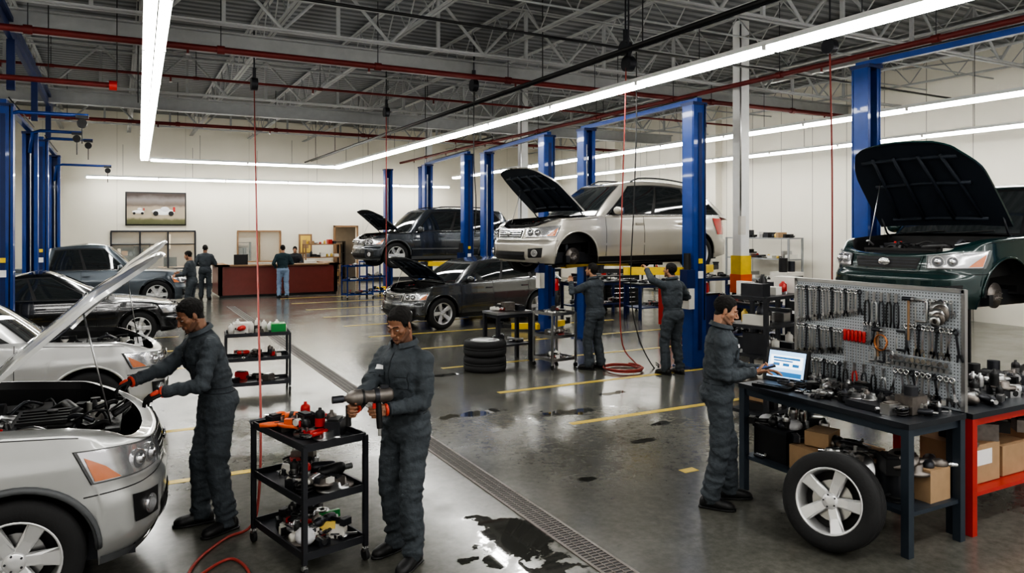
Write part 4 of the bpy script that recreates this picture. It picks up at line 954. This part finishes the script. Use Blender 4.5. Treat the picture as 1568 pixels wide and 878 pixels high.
person('mechanic',(7.85,9.25,0),(-.15,.98),1.80,.05,wl=(-.36,.22,1.66),wr=(.36,.28,1.18),hl=dict(c=.7,n=(0,1,0)),hr=dict(c=.8,n=(0,0,1)),head=(.2,-.1),skin=skin2,vox=.016,seed=5,badge=False)
teal=M('dark_teal_shirt',(.02,.045,.055),.8,bump=.3); jeans=M('light_blue_jeans',(.22,.30,.42),.85,bump=.3); dk=M('dark_shirt',(.02,.022,.027),.8)
person('customer',(4.94,25.7,0),(.1,.99),1.80,.02,wl=(-.22,.12,1.0),wr=(.2,.22,1.12),suit=teal,pants=jeans,skin=skin2,vox=.02,seed=6,badge=False,head=(0,.1))
person('receptionist',(5.85,28.1,0),(-.3,-.95),1.70,.15,wl=(-.18,.35,1.08),wr=(.18,.35,1.08),suit=dk,skin=skin2,vox=.02,seed=7,badge=False,head=(0,.3))
person('mechanic',(2.55,26.2,0),(.2,.97),1.82,.05,wl=(-.2,.25,1.1),wr=(.2,.25,1.15),vox=.02,seed=8,badge=False,skin=skin1)
person('mechanic',(1.75,21.4,0),(-.9,.4),1.76,.1,wl=(-.15,.35,1.1),wr=(.15,.35,1.15),vox=.02,seed=9,badge=False,skin=skin2,head=(0,.3))

# ================================================================== FOREGROUND PROPS
PB0=[darkmetal,steel,black,castiron,black,darkmetal]
def cartx(B,hx,hy,H):
    for (x,y,a,hm) in ((-.1,-.25,.4,redtool),(.08,-.15,1.2,redtool),(-.07,.0,2.2,orange),(.08,.15,.3,redtool),(.0,.26,1.7,black),(-.12,.15,2.8,orange),(.05,.05,.9,black)):
        B.T=TR((x,y,H+.02),rot(0,0,a)); B.tube([(0,0,.0),(.03,.02,.01),(.10,.02,.01),(.16,.0,.01)],.014,hm,8); B.tube([(0,0,0),(.03,-.03,.01),(.1,-.035,.01),(.16,-.02,.01)],.014,hm,8); B.box((-.03,0,.003),(.07,.025,.015),steel)
    B.T=Matrix.Identity(4)
    impact(B,TR((-.04,.2,H+.05),rot(0,pi/2,.8)),orange,black,1.0)
    clutter(B,-.12,.12,-.28,.28,.55,10,321,.95,PB0); clutter(B,-.12,.12,-.28,.28,.22,8,322,.9,PB0)
    for k in range(6): B.box((-.1+.045*k,-.18+.05*(k%3),.20+.01*k),(.035,.16,.05),[yellowp,offw,redtool,yellowp,whitel,green][k],(0,.1,.3*k))
    B.ell((-.12,-.2,.2),(.07,.08,.06),cloth); B.tube([(.09+.07*math.cos(t),.12+.08*math.sin(t),.16+.006*t) for t in [k*.5 for k in range(40)]],.014,blackhose,8)
tool_cart('tool_cart',(1.22,5.43,0),math.radians(14),.46,.82,.88,darkmetal,21,(13,16,16),cartx)
def cart2(B,hx,hy,H):
    r=random.Random(3)
    for i in range(9):
        x=-hx+.07+i*(.85-.14)/8; hh=r.uniform(.14,.22); m=r.choice([offw,whitel,green,offw,offw]); y=r.uniform(-.08,.08)
        B.lathe([(.001,0),(.042,0),(.042,hh*.7),(.03,hh*.85),(.014,hh*.9),(.014,hh),(.001,hh)],TR((x,y,H-.02)),m,14)
    B.box((.28,0,H+.05),(.2,.26,.13),green); B.box((-.2,.05,H+.06),(.26,.22,.15),offw)
tool_cart('tool_cart',(1.78,11.1,0),math.radians(-6),.85,.45,.85,darkmetal,31,(8,8,6),cart2)
tool_cart('tool_cart',(6.55,10.75,0),math.radians(8),.5,.5,.92,steel,41,(8,8,8))
def stand(B,Lx,Ly,H): B.box((0,0,H+.08),(.2,.16,.14),castiron); B.box((.2,0,H+.05),(.1,.2,.1),darkmetal)
bench('rolling_work_table',(6.1,11.6,0),.1,.75,.5,.88,steel,darkmetal,51,8,7,.3,extra=stand)
B=MB()
for i,z in enumerate((.125,.375)): wheel(B,TR((0,0,z),rot(0,0,i*.4)),.355,.25,5)
B.lathe([(.001,.505),(.2,.505),(.21,.49)],TR((0,0,0)),alloy,30); B.obj('tire_stack',(5.36,11.0,0))
B=MB()
n=V((-.92,-.34,.22)).normalized(); q=n.to_track_quat('Z','Y').to_matrix(); wheel(B,TR((0,0,0),q),.345,.22,5,alloy); B.obj('alloy_wheel',(4.60,3.66,.350))
blk=M('bench_top_steel',(.045,.05,.06),.35,.5,na=.3); blueg=M('blue_grey_steel',(.05,.065,.085),.4,.4)
PB=[darkmetal,steel,black,castiron,black,steel]
def wb(B,Lx,Ly,H):
    zs=.3+.016
    B.box((.55,.0,zs+.13),(.36,.46,.26),black); B.box((.55,0,zs+.27),(.38,.48,.03),darkmetal)
    for k in range(6): B.ell((.42+.05*k,.08+.05*(k%2),zs+.31),(.07,.08,.05),[cloth,darkmetal,cloth][k%3])
    B.box((.17,.06,zs+.10),(.30,.38,.20),card); B.box((.17,.02,zs+.205),(.26,.12,.012),whitel); B.box((.16,.04,zs+.27),(.2,.24,.12),card,(0,0,.3))
    B.box((-.12,-.08,zs+.12),(.24,.26,.24),card); B.ell((-.10,.16,zs+.12),(.12,.10,.12),cloth); B.ell((-.02,.18,zs+.08),(.09,.09,.09),cloth)
    B.lathe([(.03,0),(.14,0),(.14,.025),(.075,.03),(.07,.07),(.03,.07)],TR((-.32,.2,zs+.15),rot(-1.3,0,0)),steel,30); B.box((-.33,.1,zs+.09),(.18,.16,.18),castiron)
    B.cyl((-.55,.12,zs),(-.55,.12,zs+.24),.1,darkmetal); B.cyl((-.55,.12,zs+.24),(-.55,.12,zs+.27),.05,steel); B.lathe([(.03,0),(.13,0),(.13,.025),(.07,.03),(.07,.07),(.03,.07)],TR((-.58,.1,zs+.28),rot(-.3,0,0)),castiron,30)
    B.box((-.62,-.12,zs+.12),(.26,.24,.24),card)
    clutter(B,-.7,.3,-.2,.2,zs+.2,18,91,1.2,PB); clutter(B,-.7,.7,-.22,.26,zs,16,92,1.1,PB); clutter(B,.3,.7,-.2,.2,zs+.28,8,93,1.0,PB)
    clutter(B,-.72,.45,-.25,.25,H+.001,48,77,.72,PB); clutter(B,-.66,.45,-.22,.2,H+.04,26,78,.7,PB)
    B.box((.30,-.1,H+.03),(.34,.26,.05),black); B.box((-.35,.12,H+.025),(.3,.2,.045),darkmetal); B.box((-.6,-.0,H+.07),(.14,.18,.13),castiron); B.cyl((-.6,.0,H+.13),(-.6,.0,H+.2),.05,darkmetal)
    for k in range(7): B.cyl((.12+.04*k,-.1,H+.055),(.12+.04*k,-.1,H+.085),.014,chrome,seg=10)
bench('workbench',(5.25,4.09,0),pi/2,1.62,.68,.95,blk,blueg,61,0,0,.3,extra=wb)
B=MB()
B.box((0,0,.012),(.26,.34,.024),black); B.box((-.02,0,.026),(.14,.28,.004),darkmetal)
T=TR((.13,0,.024),rot(0,.28,0)); B.T=T; B.box((.0,0,.145),(.024,.40,.29),black)
scr=M('laptop_screen_light',(.40,.62,.88),.3,na=.05,emit=.8); scw=M('laptop_screen_white',(.85,.92,1),.3,na=.02,emit=1.0); scb=M('laptop_screen_text',(.05,.2,.45),.3,na=.1,emit=.4)
B.box((-.0125,0,.147),(.002,.34,.235),scr); B.box((-.014,0,.17),(.002,.30,.11),scw); B.box((-.0155,0,.202),(.002,.25,.018),scb); B.box((-.0155,.03,.178),(.002,.18,.012),scb)
for k in range(3): B.box((-.0155,-.09+.09*k,.145),(.002,.06,.025),scb)
B.box((-.014,0,.06),(.002,.3,.04),scb); B.obj('laptop',(5.09,4.62,.952),math.radians(14))
pm=bpy.data.materials.new('perforated_metal'); pm.use_nodes=True; N=pm.node_tree.nodes; L=pm.node_tree.links; b=N['Principled BSDF']; b.inputs['Roughness'].default_value=.45; b.inputs['Metallic'].default_value=.1
tc=N.new('ShaderNodeTexCoord'); sp=N.new('ShaderNodeSeparateXYZ'); L.new(tc.outputs['Object'],sp.inputs[0]); ds=[]
for ax_ in (1,2):
    md=N.new('ShaderNodeMath'); md.operation='PINGPONG'; md.inputs[1].default_value=.0125; L.new(sp.outputs[ax_],md.inputs[0]); pw=N.new('ShaderNodeMath'); pw.operation='POWER'; pw.inputs[1].default_value=2; L.new(md.outputs[0],pw.inputs[0]); ds.append(pw.outputs[0])
ad=N.new('ShaderNodeMath'); ad.operation='ADD'; L.new(ds[0],ad.inputs[0]); L.new(ds[1],ad.inputs[1]); lt=N.new('ShaderNodeMath'); lt.operation='LESS_THAN'; lt.inputs[1].default_value=.0048**2; L.new(ad.outputs[0],lt.inputs[0])
mx=N.new('ShaderNodeMix'); mx.data_type='RGBA'; mx.inputs['A'].default_value=(.42,.45,.48,1); mx.inputs['B'].default_value=(.02,.02,.02,1); L.new(lt.outputs[0],mx.inputs['Factor']); L.new(mx.outputs['Result'],b.inputs['Base Color'])
B=MB(); B.box2((5.6,3.3,.955),(5.615,4.86,1.86),pm)
for a,b_ in (((5.59,3.29,.955),(5.625,3.32,1.87)),((5.59,4.84,.955),(5.625,4.87,1.87)),((5.59,3.3,1.845),(5.625,4.86,1.875))): B.box2(a,b_,steel)
B.box2((5.615,3.4,0),(5.65,3.45,1.8),blueg); B.box2((5.615,4.7,0),(5.65,4.75,1.8),blueg); B.obj('pegboard')
B=MB(); B.T=Matrix(((0,0,-1,5.598),(-1,0,0,4.86),(0,1,0,.93),(0,0,0,1)))
r=random.Random(5); dk3=[chrome,steel,chrome,darkmetal]
for i in range(20): wrench(B,.04+i*.034,.86,.31-.007*i,dk3[i%4],r.uniform(-.04,.04),1.55)
for i in range(15): wrench(B,.04+i*.033,.51,.25-.005*i,dk3[i%4],r.uniform(-.06,.06),1.5)
for i in range(12): wrench(B,.05+i*.040,.22,.16,dk3[i%4],r.uniform(-.1,.1),1.4)
for i in range(6): screwdriver(B,.545+i*.037,.53,.28,redtool)
for i in range(5): pliers(B,.76+i*.066,.86,.27,[black,steel,darkmetal,black,darkmetal][i])
hammer(B,1.13,.84,.33); cclamp(B,1.19,.84,.17); cclamp(B,1.03,.57,.15,darkmetal); hammer(B,.86,.56,.22)
B.tube([(.9+.055*math.cos(t),.46+.065*math.sin(t),.03+.001*t) for t in [k*.4 for k in range(48)]],.005,M('copper_wire',(.5,.2,.08),.35,.7),6)
for i in range(5): B.lathe([(.02,0),(.075-.008*i,0),(.075-.008*i,.012),(.02,.012)],TR((1.38+.02*(i%2),.77-.02*i,.012+.014*i)),[steel,castiron][i%2],24)
for i in range(12): wrench(B,1.11+i*.036,.62,.21,dk3[i%4],r.uniform(-.15,.15),1.6)
for i in range(5): wrench(B,.74+i*.03,.60,.16,dk3[i%4],r.uniform(-.1,.1),1.2)
for i in range(6): wrench(B,1.27+i*.04,.84,.1,dk3[i%4],r.uniform(-.2,.2),1.1)
for i in range(11): B.cyl((1.0+i*.045,.36,.0),(1.0+i*.045,.36,.05),.020,chrome,seg=12); B.cyl((1.0+i*.045,.31,.0),(1.0+i*.045,.31,.04),.017,steel,seg=12)
for i in range(11): wrench(B,1.02+i*.046,.25,.18,dk3[i%4],r.uniform(-.3,.3),1.7)
for i in range(5): pliers(B,.55+i*.09,.24,.19,[black,redtool,darkmetal,black,steel][i])
for i in range(3): cclamp(B,.78+.08*i,.40,.10,[steel,darkmetal,steel][i])
B.obj('hanging_hand_tools')
def rb(B,Lx,Ly,H):
    zs=.32; B.box((-.55,0,zs+.15),(.42,.4,.3),card); B.box((-.55,-.201,zs+.2),(.2,.004,.12),whitel); B.box((-.08,0,zs+.12),(.4,.38,.24),card); B.box((.5,0,zs+.17),(.4,.4,.34),card)
    clutter(B,-.8,.8,-.2,.2,H+.001,40,5,.95,PB); clutter(B,-.8,.8,-.1,.2,H+.06,30,6,1,PB); clutter(B,-.7,.7,-.15,.15,zs+.3,18,9,1.2,[darkmetal,black,castiron])
    for k in range(4): B.cyl((-.6+.3*k,.2,H),(-.6+.3*k,.2,H+.22),.05,[offw,darkmetal,black,darkmetal][k])
bench('workbench',(6.62,3.62,0),0,1.86,.66,.93,blk,redp,71,0,0,.3,extra=rb)
def shelf(name,loc,rz,Lx,Ly,H,n,mat,seed):
    B=MB(); r=random.Random(seed)
    for k in range(n):
        z=.08+(H-.1)*k/(n-1); B.box((0,0,z),(Lx,Ly,.04),mat)
        x=-Lx/2+.06
        while x<Lx/2-.15:
            ww=r.uniform(.07,.2); hh=r.uniform(.08,min(.26,(H/(n-1))*.7)); kk=r.random()
            if kk<.4: B.box((x+ww/2,r.uniform(-.04,.04),z+.02+hh/2),(ww,Ly*.6,hh),r.choice([card,black,offw,darkmetal,offw,darkmetal,redp,steel]))
            elif kk<.7: B.lathe([(.001,0),(.05,0),(.05,hh*.75),(.02,hh*.9),(.02,hh),(.001,hh)],TR((x+ww/2,0,z+.02)),r.choice([black,offw,redp,yellowp,darkmetal]),14)
            else: junk(B,x+ww/2,0,z+.02,r,1.1,PB)
            x+=ww+.03
    for sx in (-1,1):
        for sy in (-1,1): B.box((sx*Lx/2,sy*Ly/2,H/2),(.05,.05,H),mat)
    return B.obj(name,loc,rz)
greys=M('grey_shelf_steel',(.30,.31,.31),.5,.2)
shelf('storage_shelf',(18.3,17.2,0),pi/2,2.6,.6,2.05,4,greys,1)
shelf('storage_shelf',(18.3,21.5,0),pi/2,3.0,.6,1.9,4,darkmetal,2)
shelf('storage_shelf',(18.3,12.2,0),pi/2,2.6,.6,1.5,4,darkmetal,3)
shelf('storage_shelf',(7.35,6.75,0),.2,1.1,.5,1.5,5,darkmetal,4)
shelf('storage_shelf',(9.0,8.3,0),0,1.3,.5,1.3,4,darkmetal,7)
shelf('storage_shelf',(12.6,8.6,0),pi/2,2.2,.5,1.3,3,darkmetal,8)
def chest(name,loc,rz,Lx,Ly,H,mat,seed):
    B=MB(); B.box((0,0,H/2+.05),(Lx,Ly,H-.1),mat); n=6
    for k in range(n):
        z=.14+(H-.2)*(k+.5)/n; B.box((0,-Ly/2-.008,z),(Lx-.06,.016,(H-.2)/n-.02),mat); B.box((0,-Ly/2-.025,z+.03),(Lx*.7,.018,.014),chrome)
    for sx in (-1,1):
        for sy in (-1,1): B.cyl((sx*(Lx/2-.06)-.02,sy*(Ly/2-.06),.05),(sx*(Lx/2-.06)+.02,sy*(Ly/2-.06),.05),.05,rubber)
    clutter(B,-Lx/2+.1,Lx/2-.1,-Ly/2+.1,Ly/2-.1,H,9,seed); return B.obj(name,loc,rz,bevel=.006)
chest('tool_chest',(11.7,13.4,0),0,1.1,.5,1.0,redp,1); chest('tool_chest',(10.9,9.1,0),.0,.8,.5,1.05,darkmetal,2); chest('tool_chest',(12.7,17.4,0),0,1.2,.55,1.0,black,3)
tool_cart('tool_cart',(7.1,24.3,0),.1,.9,.5,1.1,blue,101,(6,8,8)); tool_cart('tool_cart',(7.9,25.1,0),.2,.8,.5,1.2,blue,103,(6,8,8))
for i,(x,y) in enumerate(((12.6,15.4),(13.6,19.5),(14.6,13.8),(13.9,10.6),(11.4,16.6),(12.9,22.5),(15.5,16.5),(16.0,12.0),(10.9,10.5))):
    bench('workbench',(x,y,0),(i%3)*.05,1.8 if i<8 else .9,.7,.92,blk,darkmetal if i%2 else blued,80+i,16,12,.3)
B=MB(); B.box2((-.3,-.25,.0),(.3,.25,.9),blued); B.box2((-.32,-.27,.9),(.32,.27,.94),black); B.cyl((-.1,0,.94),(-.1,0,1.25),.1,orange); B.cyl((.15,0,.94),(.15,0,1.15),.07,redp); B.obj('parts_washer',(11.2,12.3,0))
B=MB(); B.box2((-.35,-.3,.05),(.35,.3,1.1),offw); B.box2((-.3,-.31,.6),(.3,-.3,1.0),black); B.cyl((-.15,0,1.1),(-.15,0,1.5),.12,black,seg=24); B.cyl((.18,0,1.1),(.18,0,1.4),.1,darkmetal); B.obj('refrigerant_machine',(16.8,14.9,0))
mar=M('maroon_laminate',(.20,.045,.035),.35,na=.12,coat=.3)
B=MB(); B.box2((3.0,26.5,.08),(7.0,26.62,1.05),mar); B.box2((3.0,26.5,.08),(3.12,28.3,1.05),mar); B.box2((6.88,26.5,.08),(7.0,28.3,1.05),mar); B.box2((2.92,26.42,1.05),(7.08,26.95,1.1),wood); B.box2((2.92,26.42,1.05),(3.35,28.35,1.1),wood); B.box2((6.7,26.42,1.05),(7.08,28.35,1.1),wood)
B.box2((3.03,26.53,0),(6.97,26.6,.08),black); B.box2((3.3,26.62,.75),(6.8,27.3,.79),wood); B.box2((5.1,26.49,.1),(5.12,26.5,1.04),black)
B.box2((3.5,26.6,1.1),(3.95,26.64,1.45),black); B.box2((3.7,26.62,1.1),(3.76,26.7,1.14),black); B.box2((5.9,26.6,1.1),(6.25,26.85,1.2),offw)
B.obj('reception_counter')
shelf('storage_shelf',(7.5,30.9,0),0,1.4,.5,1.7,4,wood,12)
def hose(name,P,r,mat,n=10,extra=None):
    B=MB(); B.tube(catmull(P,n),r,mat,8)
    if extra: extra(B)
    B.obj(name)
def reel(p):
    def f(B): p_=V(p); B.cyl(p_+V((-.06,0,.12)),p_+V((.06,0,.12)),.13,darkmetal,seg=20); B.box(p_+V((0,0,.3)),(.06,.06,.3),darkmetal); B.cyl(p_+V((0,0,.4)),p_+V((0,0,1.2)),.015,darkmetal)
    return f
P=[(2.46,15.7,5.2),(2.44,15.6,5.0)]+[(2.44+(1.00-2.44)*t,15.6+(6.05-15.6)*t,5.0+(.5-5.0)*t-.1*math.sin(pi*t)) for t in (.2,.4,.6,.8,.96)]
P+=[(.97,6.02,.2),(.90,5.98,.03),(.72,5.9,.014),(.5,5.6,.014),(.42,5.3,.014),(.6,5.1,.014),(.78,5.2,.014),(.7,5.5,.02),(.45,5.3,.014),(.2,4.9,.014),(-.3,4.4,.014)]
hose('air_hose',P,.011,redhose,10,reel((2.46,15.75,5.15)))
hose('air_hose',[(10.67,8.55,5.3),(10.66,8.5,3.5),(10.6,8.45,1.6),(10.5,8.4,.6),(10.2,8.7,.02),(10.0,9.0,.02)],.014,redhose,10,reel((10.67,8.55,5.3)))
coil=[(7.35+.3*math.cos(t)*(1+.1*math.sin(t*1.7)),9.9+.33*math.sin(t),.014+.0025*t) for t in [k*.5 for k in range(40)]]
hose('air_hose',[(7.45,9.95,5.0),(7.42,9.95,4),(7.38,9.98,2.5),(7.36,10.0,1.3),(7.45,10.05,.4),(7.65,9.95,.08)]+coil,.011,redhose,4,reel((7.5,9.95,4.95)))
hose('power_cord',[(7.7,10.0,5.3),(7.7,10.0,4.0),(7.68,10.05,2.6),(7.66,10.1,1.3),(7.75,10.0,.5),(7.9,9.8,.02),(8.1,9.9,.02),(8.2,10.1,.02)],.010,blackhose,8,reel((7.7,10.3,5.3)))
hose('power_cord',[(6.8,14.5,5.3),(6.8,14.5,3.8),(6.85,14.5,2.9),(6.8,14.45,2.2)],.012,blackhose,8,reel((6.8,14.5,5.3)))
hose('air_hose',[(6.3,18.9,5.3),(6.3,18.9,3),(6.3,18.9,1.2),(6.3,18.8,.02),(6.4,18.9,.02)],.014,redhose,8,reel((6.3,18.9,5.3)))
hose('power_cord',[(.35,15.6,6.6),(.35,15.6,4.7)],.01,blackhose,6)

# ================================================================== WORLD / CAMERA
w=bpy.data.worlds.new('World'); sc.world=w; w.use_nodes=True; bg=w.node_tree.nodes['Background']; bg.inputs[0].default_value=(1.0,.97,.92,1); bg.inputs[1].default_value=.7
ld=bpy.data.lights.new('office_fill','AREA'); ld.energy=170; ld.shape='RECTANGLE'; ld.size_y=1; ld.size=9; ld.color=(1,.82,.58); lo=bpy.data.objects.new('office_fill_light',ld); COL.objects.link(lo); lo.location=(4.5,33.3,2.6)  # unseen warm area lamp added to light the room behind the windows
cam=bpy.data.cameras.new('camera'); co=bpy.data.objects.new('camera',cam); COL.objects.link(co); cam.sensor_width=36; cam.clip_end=200; sc.camera=co
co.location=(0,0,2.33); co.rotation_euler=(pi/2,0,-math.radians(28.07)); cam.lens=36*1140/1576; cam.shift_y=-89/1576
try:
    sc.view_settings.view_transform='AgX'; sc.view_settings.look='AgX - High Contrast'; sc.view_settings.exposure=.62
except Exception as e: print('view',e)
